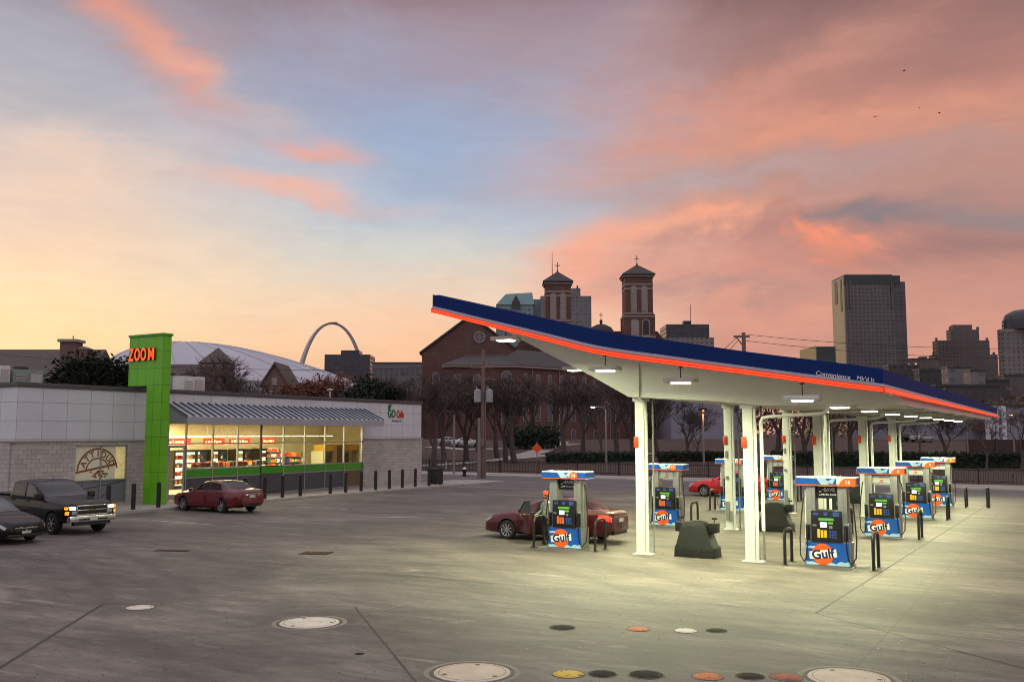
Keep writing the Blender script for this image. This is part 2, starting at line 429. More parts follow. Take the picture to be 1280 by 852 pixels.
    def simple(name,c0,c1,s1,s2,rough,bs=.4):
        m,nt,b,tc=base(name); v=tc.outputs['Object']
        a=noi(nt,v,s1,6,.65,.4); f=noi(nt,v,s2,5,.7)
        c=ramp(nt,a,[(.3,lin(c0)),(.7,lin(c1))])
        c=mix(nt,.8,c,ramp(nt,f,[(.25,(.62,.62,.62)),(.75,(1.3,1.3,1.3))]),'MULTIPLY')
        nt.links.new(c,b.inputs['Base Color']); b.inputs['Roughness'].default_value=rough
        bump(nt,b,f,bs,.03)
    simple('asphalt',(88,82,84),(106,99,100),.25,22,.8)
    simple('walk_concrete',(150,140,134),(172,162,154),.5,14,.85,.2)
    simple('dead_grass',(60,42,36),(80,58,46),.09,3.2,.95,.8)
    simple('far_ground',(74,62,54),(92,78,66),.02,.4,.95)
    simple('kerb_concrete',(150,144,138),(176,168,160),.8,12,.8,.2)
    simple('rubber_sealant',(44,40,38),(58,52,50),2,20,.7,.2)
ground_mats()
G=MATS
def structure(mb,name,m,**k): return tag(mb.build(name,m,**k),kind='structure')
# big sheet reaching the horizon, gently rising beyond the street
rows=[]
ys=[-60,-20,10,30,50,66]+[70+6*i for i in range(24)]+[230,280,400,800,2000,6000]
xs=[-6000,-2500,-1000,-500,-320]+[-240+12*i for i in range(26)]+[100,200,500,1500,5000]
g=MB(); g.grid([[(x,y,terr(x,y)-.03) for x in xs] for y in ys]); structure(g,'ground',G['dead_grass'],fix=False)
g=MB(); g.box(-37.2,-20,-.2,45,56.6,0.002); g.box(-41.2,-20,-.2,-37.202,22.498,.002); structure(g,'parking_lot',G['lot_concrete'])
g=MB(); g.box(-120,56.6,-.2,120,68.9,-.002); g.box(-120,-20,-.2,-52.0,56.6,-.004); g.box(-52,-20,-.2,-41.3,25,-.003)
structure(g,'road',G['asphalt'])
g=MB(); g.box(-41.25,22.5,-.2,-37.35,56.6,.13); structure(g,'store_walk',G['walk_concrete'],bevel=.02)
g=MB(); g.box(-37.35,22.5,-.2,-37.2,56.6,.12); structure(g,'kerb',G['kerb_concrete'],bevel=.015)
g=MB(); g.box(-41.0,56.6,-.2,-37.0,62.0,.10); structure(g,'sidewalk',G['walk_concrete'],bevel=.02)
g=MB(); g.box(-120,68.9,-.2,120,69.15,.13); structure(g,'kerb',G['kerb_concrete'],bevel=.02)
g=MB(); g.box(-120,69.15,-.2,120,71.2,.12); structure(g,'sidewalk',G['walk_concrete'],bevel=.01)
g=MB(); g.box(-120,73.4,-.2,120,75.6,.03); structure(g,'sidewalk',G['walk_concrete'])
# sealed joints between the slabs
def strip(p,q,w,z=.006):
    p=Vector(p+(z,)); q=Vector(q+(z,)); d=(q-p).normalized(); n=Vector((-d.y,d.x,0))*w/2
    return [p-n,q-n,q+n,p+n]
g=MB()
for i,(p,q,w) in enumerate([((-14.3,8.8),(-17.95,13.42),.07),((-13.15,15.9),(-8.3,11.5),.035),((-4.65,20.0),(-3.9,56.4),.06),
      ((-4.7,20.05),(-.3,16.6),.035),((-17.95,13.42),(-13.15,15.9),.02),((-37,20.4),(-20,20.0),.02),((-20.0,20),(-4.65,20.02),.03)]):
    g.quad(strip(p,q,w,.006+.0005*i))
structure(g,'pavement_joint',G['rubber_sealant'],fix=False)
pw=mat('worn_white_paint',(196,192,188),.7,var=.35,scale=4)
g=MB()
g.quad(strip((3.2,63.5),(3.9,66.2),.14,.003)); g.quad(strip((-17.5,35.2),(-16.2,36.0),.10,.006))
g.quad(strip((-26.5,33.2),(-23.5,34.3),.10,.006)); g.quad(strip((-33.4,27.2),(-29.6,27.1),.09,.006)); g.quad(strip((-33.4,35.8),(-30.2,35.9),.09,.006))
for k in range(-4,6): g.quad(strip((k*9-20,62.6),(k*9-17,62.6),.12,.003))
structure(g,'painted_marking',pw,fix=False)
# park paths draped on the slope
g=MB()
def path(pts,w):
    L=[];Rr=[]
    for i,(px,D) in enumerate(pts):
        x,y=spot(px,D); a=spot(*pts[min(i+1,len(pts)-1)]); b=spot(*pts[max(i-1,0)])
        d=Vector((a[0]-b[0],a[1]-b[1])).normalized(); n=Vector((-d.y,d.x))*w/2
        L.append((x+n.x,y+n.y,terr(x+n.x,y+n.y)+.03)); Rr.append((x-n.x,y-n.y,terr(x-n.x,y-n.y)+.03))
    g.grid([L,Rr],0)
path([(480,103),(520,106),(560,110),(600,116),(640,122),(690,130),(760,134),(850,132)],2.6)
path([(640,122),(668,135),(690,150),(700,166)],3.2)
path([(540,150),(585,142),(640,146),(720,158)],3)
structure(g,'footpath',G['walk_concrete'],fix=False)

# grit and leaf scraps blown over the concrete
m=MB(); rnd=random.Random(12)
for i in range(1500):
    px=rnd.uniform(-20,1300); D_=9.5+26*rnd.random()**1.6; x,y=city(lat(px,D_),D_)
    a=rnd.random()*6.28; q=rnd.uniform(.008,.03); ca,sa=math.cos(a)*q,math.sin(a)*q; z=.006
    m.quad([(x-ca,y-sa,z),(x+sa*.6,y-ca*.6,z+.006),(x+ca,y+sa,z+.002),(x-sa*.6,y+ca*.6,z+.008)],rnd.choice((0,0,1,2)))
tag(m.build('debris',[mat('scrap_brown',(70,54,42),.9),mat('scrap_pale',(170,156,138),.9),mat('scrap_dark',(40,36,34),.9)],fix=False),'grit and leaf scraps scattered over the concrete','debris',kind='stuff')
# ------------------------------------------------------------------ forecourt canopy
def interp(P,x):
    if x<=P[0][0]: return P[0][1]
    for (a,b),(c,d) in zip(P,P[1:]):
        if x<=c:
            return b+(d-b)*(x-a)/(c-a)
    return P[-1][1]
def pchip(P):
    n=len(P); h=[P[i+1][0]-P[i][0] for i in range(n-1)]; d=[(P[i+1][1]-P[i][1])/h[i] for i in range(n-1)]
    m=[d[0]]+[0 if d[i-1]*d[i]<=0 else 2*d[i-1]*d[i]/(d[i-1]+d[i]) for i in range(1,n-1)]+[d[-1]]
    def f(x):
        if x<=P[0][0]: return P[0][1]
        if x>=P[-1][0]: return P[-1][1]
        i=0
        while x>P[i+1][0]: i+=1
        t=(x-P[i][0])/h[i]
        return (1+2*t)*(1-t)**2*P[i][1]+t*(1-t)**2*h[i]*m[i]+t*t*(3-2*t)*P[i+1][1]+t*t*(t-1)*h[i]*m[i+1]
    return f
XL,XR,YF,YB=-16.23,-3.68,23.0,61.0
topz=pchip([(-16.23,7.72),(-14.4,7.25),(-12.47,6.78),(-10.71,6.32),(-8.96,6.01),(-6.88,5.62),(-4.08,5.15),(-3.67,5.07)])
botz=pchip([(-16.22,7.18),(-13.92,6.55),(-12.3,6.10),(-10.71,5.68),(-8.97,5.38),(-6.89,5.05),(-4.1,4.60),(-3.69,4.54)])
cw=mat('canopy_white',(228,230,222),.5,var=.07,scale=.35)
cw2=mat('column_white',(228,230,222),.4,var=.06,scale=2.5)
blue=mat('fascia_blue',(24,46,104),.75,var=.08,scale=.6,spec=.12)
silver=mat('fascia_silver',(176,174,186),.4,var=.06,scale=1)
neon=glow('neon_orange',(206,52,22),.32); neon_hot=glow('neon_core',(250,80,38),1.05)
lens=glow('lamp_lens',(255,255,240),9)
fixture=mat('lamp_housing',(206,206,196),.5)
dkmetal=mat('dark_steel',(48,46,46),.5,.6)
deck=mat('roof_membrane',(150,150,150),.9,bmp=.3)
can=thing('fuel_canopy','swooping white fuel canopy with blue and orange lit edge on eight white columns','canopy',(-9.9,40,0))
OX,OY=-9.9,40
def xs_(n): return [XL+(XR-XL)*i/n for i in range(n+1)]
def sweep(mb,fz0,fz1,y0,y1,m=0,n=28):
    """closed bar following the canopy edge curve between fz0(x) and fz1(x)"""
    X=xs_(n)
    A_=[(x-OX,y0-OY,fz0(x)) for x in X]; B_=[(x-OX,y0-OY,fz1(x)) for x in X]
    C_=[(x-OX,y1-OY,fz1(x)) for x in X]; D_=[(x-OX,y1-OY,fz0(x)) for x in X]
    for p,q in ((A_,B_),(B_,C_),(C_,D_),(D_,A_)): mb.grid([p,q],m,False)
    for k in (0,-1): mb.quad([A_[k],B_[k],C_[k],D_[k]],m)
    return mb
L_=lambda k: (lambda x: botz(x)+(topz(x)-botz(x))*k)
for y0,y1,nm in ((YF,YF+.14,'fascia'),(YB-.14,YB,'fascia')):
    s=-1 if y0==YF else 1
    f=MB(); sweep(f,L_(.37),L_(1),y0,y1,0)
    fo=f.build(nm,[blue],can)
    f=MB(); sweep(f,L_(.243),L_(.368),y0-(.02 if s<0 else .0),y1+(.0 if s<0 else .02),0); f.build('trim_band',[silver],fo)
    f=MB(); 
    yo=YF-.03 if s<0 else YB+.03
    sweep(f,L_(0),L_(.24),min(yo,yo+.1*-s),max(yo,yo-.1*s),0)
    nb=f.build('neon_band',[neon],fo)
    X=xs_(28)
    f=MB()
    for k in (.055,.16): f.tube([(x-OX,(yo+ .012*s)-OY,L_(k)(x)) for x in X],.018,6,0)
    f.build('neon_tube',[neon_hot],fo)
for xe,s in ((XR,1),(XL,-1)):
    zt,zb=topz(xe),botz(xe); h=zt-zb
    x0,x1=(xe-.14,xe) if s>0 else (xe,xe+.14)
    y0,y1=YF+.142,YB-.142
    f=MB(); f.box(x0-OX,y0-OY,zb+.37*h,x1-OX,y1-OY,zt-.002); fo=f.build('fascia',[blue],can)
    f=MB(); f.box(x0-OX,y0-OY,zb+.243*h,x1-OX,y1-OY,zb+.368*h); f.build('trim_band',[silver],fo)
    xo=xe+.03*s
    f=MB(); f.box(xo-OX,YF-.03-OY,zb,xo-.1*s-OX,YB+.03-OY,zb+.24*h); f.build('neon_band',[neon],fo)
    f=MB()
    for k in (.06,.15): f.tube([(xo+.012*s-OX,YF-OY,zb+k*h),(xo+.012*s-OX,YB-OY,zb+k*h)],.018,6)
    f.build('neon_tube',[neon_hot],fo)
# deck between the edges
f=MB(); X=[XL+.15+(XR-XL-.3)*i/28 for i in range(29)]
poly=[(x-OX,botz(x)+.09) for x in X]+[(x-OX,topz(x)-.08) for x in X[::-1]]
f.prism(poly,YF+.145-OY,YB-.145-OY,'y',0); f.build('roof_deck',[cw],can)
# hollow-wedge soffit body carried by the columns
def wedge_bot(x): return interp([(-16.0,6.98),(-14.47,6.2),(-12.81,5.38),(-11.6,4.72),(-11.0,4.68),(-9.0,4.55),(-7.6,4.40),(-3.86,4.36)],x)
f=MB(); X2=[-16.0,-14.4,-12.8,-11.6,-11.0,-9,-7.6,-3.86]
poly=[(x-OX,wedge_bot(x)) for x in X2]+[(x-OX,botz(x)+.08) for x in [-3.86,-5,-6,-7,-8,-9,-10,-11,-12,-13,-14,-15,-16.0]]
f.prism(poly,26.75-OY,58-OY,'y',0)
f.build('soffit',[cw],can)
for y in (31.5,35.8,40,44.5,49,53):
    f=MB(); f.box(-7.6-OX,y-.012-OY,4.30,-3.9-OX,y+.012-OY,4.36); f.build('soffit_seam',[mat('seam_grey',(170,172,164),.6)],can)
ISL=[27.2,35.8,44.35,52.3]
orange_box=mat('orange_plastic',(214,72,26),.45)
grey_box=mat('grey_box',(128,130,126),.6)
for i,y in enumerate(ISL):
    for x in (-11.38,-8.05):
        left=x<-10
        zt=wedge_bot(x)
        c=MB(); c.box(x-.145-OX,y-.145-OY,.02,x+.145-OX,y+.145-OY,zt+.02)
        c.box(x-.24-OX,y-.22-OY,.003,x+.36-OX,y+.22-OY,.028)
        c.box(x-.2-OX,y-.2-OY,zt-.12,x+.2-OX,y+.2-OY,zt-.004)
        col=c.build('column',[cw2],can,bevel=.012)
        c=MB(); c.tube([(x+.195-OX,y-.08-OY,.05),(x+.195-OX,y-.08-OY,zt-.5),(x+.2-OX,y-.2-OY,zt-.2),(x+.1-OX,y-.47-OY,zt+.05)] if left and i==0 else [(x+.195-OX,y-.08-OY,.05),(x+.195-OX,y-.08-OY,zt)],.05,10)
        c.build('downspout',[cw2],col)
        if left and i==0:
            c=MB(); c.box(x+.04-OX,26.68-OY,zt+.0,x+.16-OX,26.745-OY,5.72); c.build('downspout',[cw2],col)
        c=MB(); c.box(x-.17-OX,y-.205-OY,3.2,x-.03-OX,y-.146-OY,3.52); c.box(x-.14-OX,y-.22-OY,3.26,x-.06-OX,y-.205-OY,3.44)
        c.build('alarm_box',[orange_box],col,bevel=.008)
        c=MB(); c.tube([(x+.33-OX,y+.12-OY,.03),(x+.33-OX,y+.12-OY,zt)],.03,8); c.build('conduit',[grey_box],col)
        if not left:
            px=x+.44
            c=MB(); c.tube([(px-OX,y-.3-OY,.9),(px-OX,y-.3-OY,3.93),(px+.05-OX,y-.3-OY,4.04),(px+.18-OX,y-.3-OY,4.08),(px+1.65-OX,y-.3-OY,4.15),(px+1.82-OX,y-.3-OY,4.2),(px+1.86-OX,y-.3-OY,4.40)],.05,8)
            c.build('drain_pipe',[cw2],col)
        else:
            if i:
                for q in ((-.12,.02,.35,1.05),(.04,.12,.3,.7),(-.1,.0,1.9,2.0),(-.1,-.02,2.7,2.95)):
                    c=MB(); c.box(x+q[0]-OX,y-.2-OY,q[2],x+q[1]-OX,y-.146-OY,q[3]); c.build('junction_box',[grey_box],col)
tw=mat('sign_white',(236,236,236),.5)
put_text('lettering','Convenience',.15,tw,(-4.78-OX,YF-.006-OY,botz(-4.78)+.255),'-y',can,bold=.004,tilt=-.165)
put_text('lettering',"Mk'd It",.14,tw,(-4.06-OX,YF-.006-OY,botz(-4.06)+.255),'-y',can,bold=.004,tilt=-.165)
# hanging lamps
def make_lamp(label,rod):
    t=thing('hanging_lamp',label,'lamp',group='lamps hung under the fuel canopy')
    m=MB(); m.box(-.42,-.2,-.02,.42,.2,.09); m.build('housing',[fixture],t,bevel=.02)
    m=MB(); m.box(-.22,-.17,-.055,.22,.17,-.022); m.build('lens',[lens],t,bevel=.012)
    m=MB(); m.cyl((0,0,.09),(0,0,.09+rod),.014,n=6); m.cyl((0,0,.09+rod-.03),(0,0,.09+rod),.06,n=10); m.build('rod',[dkmetal],t)
    return t
def lamp_light(x,y,z,e):
    l=bpy.data.lights.new('lamp','AREA'); l.shape='RECTANGLE'; l.size=.44; l.size_y=.34; l.energy=e; l.color=(.95,1.,.58); l.spread=R(165)
    o=bpy.data.objects.new('lamp',l); COL.objects.link(o); o.location=(x,y,z-.07)
protos={}
def lamp(x,y,z,label,rod=.4,e=LAMP_W):
    k=round(rod,1)
    if k not in protos: t=protos[k]=make_lamp(label,k); t.location=(x,y,z)
    else: t=dup(protos[k],(x,y,z),0,label)
    lamp_light(x,y,z,e); return t
lamp(-14.05,23.6,6.32,'lamp hanging under the high left tip of the canopy',.3)
lamp(-10.9,23.6,5.34,'lamp on a thin rod under the blue edge, nearest left of the first column',.3)
lamp(-8.75,23.6,4.95,'lamp on a thin rod under the blue edge between the two front columns',.3)
lamp(-5.55,23.2,4.42,'lamp under the blue edge right of the front right column',.3,LAMP_W*.6)
nth=['first','second','third','fourth','fifth','sixth','seventh','eighth']
for k in range(8):
    y=27.2+4.45*k
    lamp(-5.5,y,4.33 if k else 4.35,nth[k]+' lamp along the low right side of the soffit, counted from the front',.0)
    if k<7: lamp(-14.1,28.2+4.45*k,5.72,nth[k]+' lamp along the sloping left side of the soffit, counted from the front',.2)

# ------------------------------------------------------------------ fuel dispensers
stl=mat('pump_steel',(150,150,146),.38,.55,var=.1,scale=4)
pdark=mat('pump_black',(20,20,22),.35,var=.2)
pwhite=mat('pump_white',(224,226,224),.35,var=.05)
pblue=mat('pump_blue',(20,84,172),.35,var=.12,scale=3)
plight=mat('pump_cloud',(170,210,232),.4,var=.12,scale=9)
porange=mat('pump_orange',(232,92,22),.4,var=.08)
pnavy=mat('letter_navy',(14,26,74),.4)
rub=mat('hose_rubber',(16,16,16),.5)
scr=glow('screen_white',(236,246,255),1.1); scrg=glow('screen_green',(84,150,56),.4); scry=glow('button_yellow',(206,160,40),.3); scro=glow('button_orange',(190,90,56),.3); scrb=glow('button_blue',(44,72,130),.25)
bulb=glow('lit_orange_globe',(250,90,24),.6)
def disc_band(parent,cx,cz,r,y,name='emblem'):
    """orange disc with a tilted white band carrying the letters"""
    m=MB(); m.cyl((cx,y,cz),(cx,y-.004,cz),r,n=32); e=m.build(name,[porange],parent)
    m=MB(); ca,sa=math.cos(.13),math.sin(.13); w,h=r*1.28,r*.40
    P=[(-w,-h*.85),(w,-h*.9),(w*1.02,h),(-w*.98,h*.95)]
    m.quad([(cx+a*ca-b*sa,y-.0065,cz+a*sa+b*ca) for a,b in P],0); m.build('band',[pwhite],e)
    return e
def clouds(m,x0,x1,z0,y,seed,mi=0,hmax=.16):
    rnd=random.Random(seed); n=9
    P=[(x0,z0)]
    pts=[]
    for k in range(n*3+1):
        t=k/(n*3); pts.append((x0+(x1-x0)*t, z0+.03+hmax*(abs(math.sin(t*7.3+seed))*.5+.5*abs(math.sin(t*15+1.7*seed)))*(.35+.65*abs(t-.35))))
    for a,b in zip(pts,pts[1:]): m.quad([(a[0],y,z0),(b[0],y,z0),(b[0],y,b[1]),(a[0],y,a[1])],mi)
def make_pump(right,black_poster,number):
    t=thing('fuel_dispenser','', 'fuel dispenser')
    y0=-.25; y1=.25
    m=MB(); m.box(-.60,y0,.03,.60,y1,.68); m.box(-.64,y0-.01,.0,.64,y1+.01,.03)
    m.box(-.57,y0+.02,.68,-.44,y1-.02,1.18); m.box(.44,y0+.02,.68,.57,y1-.02,1.18)
    m.build('cabinet',[stl],t,bevel=.012)
    # graphics panel on the lower door
    m=MB(); m.box(-.575,y0-.012,.06,.575,y0-.002,.67,0); pa=m.build('graphic_panel',[pblue],t)
    m=MB(); clouds(m,-.57,.57,.065,y0-.0135,1.3,0,.14); m.build('cloud_print',[plight],pa,fix=False)
    m=MB(); clouds(m,-.57,-.1,.5,y0-.0135,2.1,0,.10); m.build('cloud_print',[plight],pa,fix=False)
    e=disc_band(pa,-.12,.35,.285,y0-.016)
    put_text('lettering','Gulf',.33,pnavy,(-.12,y0-.024,.35),'-y',e,extrude=.0005,bold=.03,tilt=.13,sx=1.05)
    # uprights
    for s in (-1,1):
        m=MB(); m.box(s*.42-.12,y0+.05,1.18 if 0 else .66,s*.42+.12,y1-.05,2.2); m.box(s*.42-.03,y0+.04,.7,s*.42+.03,y0+.05,2.2)
        m.build('upright',[stl],t,bevel=.01)
    # valance
    m=MB(); m.box(-.78,y0-.06,2.19,.78,y1+.06,2.43); va=m.build('valance',[pwhite],t,bevel=.015)
    m=MB(); yy=y0-.064; xr=.30 if right else .78
    m.box(-.77,yy,2.225,xr,y0-.05,2.395,0); 
    m.box(.77,y0-.05,2.225,.784,y1+.05,2.395,0); m.box(-.784,y0-.05,2.225,-.77,y1+.05,2.395,0)
    vb=m.build('blue_stripe',[pblue],va)
    m=MB(); z0=2.232
    P=[(-.12,2.235),(.22,2.235),(.42,2.385),(.30,2.388),(.18,2.31),(.06,2.385),(-.2,2.385),(-.06,2.32)]
    for k in range(len(P)): pass
    m.quad([(-.22,yy-.002,2.39),(-.10,yy-.002,2.23),(.12,yy-.002,2.23),(.02,yy-.002,2.39)],0); m.build('cloud_print',[plight],vb,fix=False); m=MB(); m.quad([(.03,yy-.002,2.30),(.2,yy-.002,2.24),(.28,yy-.002,2.39),(.2,yy-.002,2.39)],0)
    m.build('cloud_print',[plight],vb,fix=False)
    m=MB(); m.box(-.77,yy,2.193,.77,y0-.05,2.222,0); m.build('orange_line',[porange],va)
    m=MB()
    if right:
        pts=[(.36,2.19),(.40,2.29),(.48,2.38),(.58,2.42),(.79,2.42),(.79,2.19)]
        m.prism(pts,y0-.085,y0+.12,'y',0)
    else:
        m.cyl((.36,y0-.02,2.30),(.36,y0-.10,2.30),.125,n=20)
    nb=m.build('number_flag',[bulb],va,bevel=0)
    put_text('lettering',number,.15,pwhite,(.60 if right else .36,y0-(.089 if right else .104),2.30),'-y',nb,extrude=.002,bold=.02)
    # poster between the uprights
    m=MB(); m.box(-.30,-.06,1.84,.30,-.03,2.17,0); po=m.build('poster',[pdark if black_poster else pwhite],t)
    if black_poster:
        put_text('lettering','SAVE',.13,pwhite,(.06,-.063,2.08),'-y',po,extrude=.001,bold=.02)
        put_text('lettering','at the pump',.075,pwhite,(.06,-.063,1.95),'-y',po,extrude=.001,bold=.01)
        m=MB(); rnd=random.Random(4)
        for k in range(7):
            a=-.24+.11*rnd.random(); b=1.9+.2*rnd.random(); m.box(a,-.063,b,a+.05+.04*rnd.random(),-.061,b+.03)
        m.build('print',[pwhite],po)
    else:
        m=MB(); m.box(-.28,-.064,1.86,.28,-.061,1.872); m.box(-.28,-.064,2.14,.28,-.061,2.152); m.build('print',[pdark],po)
        e=disc_band(po,0,2.02,.075,-.062)
        m=MB(); m.box(-.10,-.0655,1.9,.10,-.062,1.912); m.build('print',[pdark],po)
    # display head
    m=MB(); m.box(-.40,y0-.05,.69,.40,y1+.05,1.52); dh=m.build('display_head',[pdark],t,bevel=.015)
    yd=y0-.053
    m=MB(); m.box(-.16,yd-.004,1.08,.02,yd+.003,1.21); m.build('screen',[scr],dh)
    m=MB(); m.box(-.2,yd-.004,1.26,.2,yd+.003,1.325); m.box(.05,yd-.004,1.17,.18,yd+.003,1.225); m.build('price_display',[scrg],dh)
    m=MB()
    for k in range(3): m.box(-.24+.09*k,yd-.006,.80,-.17+.09*k,yd+.003,1.0 if k else 1.03)
    m.build('grade_button',[scry if right else scro],dh)
    m=MB()
    for a in range(3):
        for b in range(3): m.box(.07+.07*a,yd-.006,.80+.07*b,.12+.07*a,yd+.003,.85+.07*b)
    m.build('keypad',[scrb],dh)
    for q in ((-.34,1.40,-.2,1.46),(-.06,1.39,.04,1.48),(.18,1.38,.34,1.49)): m=MB(); m.box(q[0],yd-.003,q[1],q[2],yd+.003,q[3]); m.build('decal',[scrb],dh)
    m=MB(); m.box(.08,yd-.008,1.05,.16,yd+.003,1.12); m.build('card_reader',[stl],dh); m=MB(); m.box(-.36,yd-.006,1.1,-.26,yd+.003,1.15); m.build('receipt_slot',[stl],dh)
    # nozzle boots, nozzles, hoses
    for s in (-1,1):
        m=MB(); m.box(s*.505-.055,y0-.035,.72,s*.505+.055,y0+.02,1.14); bt=m.build('nozzle_boot',[pdark],t,bevel=.012)
        m=MB(); m.box(s*.505-.025,y0-.075,.92,s*.505+.025,y0-.03,1.1); m.tube([(s*.505,y0-.05,.94),(s*.505,y0-.085,.82),(s*.505,y0-.05,.76)],.018,6); m.build('nozzle',[rub],bt)
        m=MB(); x=s*.60
        m.tube([(s*.58,0,2.0),(x+s*.05,-.03,1.85),(x+s*.10,-.08,1.4),(x+s*.15,-.14,.75),(x+s*.13,-.2,.28),(x+s*.02,-.27,.13),(s*.56,-.31,.22),(s*.52,-.33,.5),(s*.505,-.32,.9)],.018,8)
        m.build('hose',[rub],t)
        m=MB(); m.tube([(s*.58,-.1,2.05),(s*.585,-.12,1.3),(s*.59,-.12,.75)],.02,6); m.build('hose_guide',[pwhite if s<0 else stl],t)
    return t
pA=make_pump(False,True,'14'); pB=make_pump(False,False,'12')
pC=make_pump(True,True,'16'); pD=make_pump(True,False,'8')
GP='fuel dispensers on the forecourt islands'
labs=[['fuel dispenser with orange disc and black poster, the burgundy sedan right behind it','fuel dispenser with orange disc and white poster, just right of the first column','fuel dispenser half hidden behind a left column, the red car beside it','fuel dispenser of the left row farthest back, in front of the red car door'],
      ['nearest right fuel dispenser with orange corner and black poster between two hoops','right row fuel dispenser with white poster, second from the front','right row fuel dispenser with white poster, third from the front','right row fuel dispenser farthest back, beside the lone black post']]
for i,y in enumerate(ISL):
    for j,x in enumerate((-13.9,-5.9)):
        p={(0,0):pA,(0,1):pB,(1,0):pC,(1,1):pD}[(j,min(i,1))]
        if i<2: t=p; t.location=(x,y,0); t['label']=labs[j][i]; t['group']=GP
        else: t=dup(p,(x,y,0),0,labs[j][i],GP)
# hoop guards
hm=mat('guard_black',(24,23,22),.4,var=.15)
hoop0=None
def hoop(x,y,label):
    global hoop0
    if hoop0 is None:
        m=MB(); H=.95; w=.37; rc=.2
        pts=[(0,-w,0),(0,-w,H-rc)]+[(0,-w+rc-rc*math.cos(a),H-rc+rc*math.sin(a)) for a in [PI*k/12 for k in range(1,7)]]
        pts+=[(0,-p[1],p[2]) for p in pts[::-1]]
        m.tube(pts,.045,10)
        hoop0=thing('hoop_guard',label,'hoop guard',(x,y,0),0,'black pipe hoops guarding the dispensers')
        m.build('pipe',[hm],hoop0)
        
        for q in (-w,w): m=MB(); m.box(-.09,q-.09,0.003,.09,q+.09,.014); m.build('foot_plate',[hm],hoop0)
    else: dup(hoop0,(x,y,0),0,label)
rn=['front','second','third','rearmost']
for i,y in enumerate(ISL):
    for j,x in enumerate((-15.0,-12.85,-7.05,-4.72)):
        hoop(x,y+.12,'black hoop on the %s side of the %s %s dispenser'%(['outer left','inner right','inner left','outer right'][j],rn[i],['left row','left row','right row','right row'][j]))
m=MB(); m.cyl((0,0,0),(0,0,.95),.09,n=14); m.ball((0,0,.95),.09,.09,.05,12)
tag(m.build('guard_post',[hm],loc=(-3.75,52.4,0)),'lone black post at the far right end of the last island','post')
# service bins
bg_=mat('bin_grey',(33,34,32),.6,var=.25,bmp=.15,scale=4,spec=.25); bgd=mat('bucket_dark',(24,25,25),.5,spec=.3)
def make_bin():
    t=thing('service_bin','','service bin')
    m=MB(); 
    def sect(z,a0,a1,b): return [(a0,-b,z),(a1,-b,z),(a1,b,z),(a0,b,z)]
    L=[(0,-.62,.62,.34),(.30,-.60,.60,.33),(.36,-.56,.52,.32),(.85,-.44,.36,.26),(.95,-.40,.32,.24),(1.04,-.28,.20,.2)]
    R_=[sect(*l)+[sect(*l)[0]] for l in L]
    m.grid(R_,0,False); m.quad(R_[0][:4][::-1],0); m.quad(R_[-1][:4],0)
    m.build('body',[bg_],t,bevel=.03)
    m=MB()
    for x in (-.32,.22): m.box(x-.008,-.352,.02,x+.008,-.30,.3)
    m.box(-.6,-.342,.19,.6,-.33,.205)
    m.build('groove',[bgd],t)
    for s,x in ((-1,-.52),(1,.50)):
        m=MB(); m.box(x-.12,-.16,.72,x+.14,.16,1.0); b=m.build('squeegee_bucket',[bgd],t,bevel=.03)
        m=MB(); m.tube([(x,0,.95),(x+.03,0,1.12)],.015,6); m.box(x-.05,-.02,1.1,x+.11,.02,1.15); m.build('squeegee',[rub],b)
    m=MB(); m.box(-.18,-.1,1.03,.10,.1,1.06); m.build('flap',[bgd],t)
    return t
b0=make_bin(); bl=['nearest dark grey service bin between the first dispensers','dark grey service bin on the second island behind a hoop','dark grey service bin on the third island','dark grey service bin on the rearmost island']
for i,y in enumerate(ISL):
    if i==0: b0.location=(-9.72,y+.2,0); b0['label']=bl[0]; b0['group']='service bins between the columns'
    else: dup(b0,(-9.7,y+.2,0),0,bl[i],'service bins between the columns')
# lids and manhole covers in the concrete
def chipped(name,c,under=(48,42,40),thr=.60):
    m,nt,b_,tc=base(name); v=tc.outputs['Object']
    n=noi(nt,v,7,6,.7,.4); f=noi(nt,v,40,4,.6)
    k=ramp(nt,n,[(thr,(0,0,0)),(thr+.05,(1,1,1))])
    pc=mix(nt,.6,lin(c),ramp(nt,noi(nt,v,2.2,5,.65),[(.3,(.62,.6,.58)),(.7,(1.15,1.15,1.15))]),'MULTIPLY')
    nt.links.new(mix(nt,k,pc,lin(under)),b_.inputs['Base Color']); b_.inputs['Roughness'].default_value=.72
    bump(nt,b_,f,.4,.004); return m
iron=[mat('cover_dark',(30,27,26),.85,0,var=.35,bmp=.3,spec=.15),chipped('cover_white',(206,196,184),thr=.64),chipped('cover_orange',(190,92,46),thr=.57),chipped('cover_yellow',(206,168,50),thr=.57),chipped('cover_red',(152,50,36),thr=.55),chipped('cover_cream',(196,178,158),thr=.64)]
collar=mat('collar_concrete',(132,120,110),.9,var=.2,scale=5,bmp=.3)
ring=mat('cover_ring',(74,68,64),.7,bmp=.3)
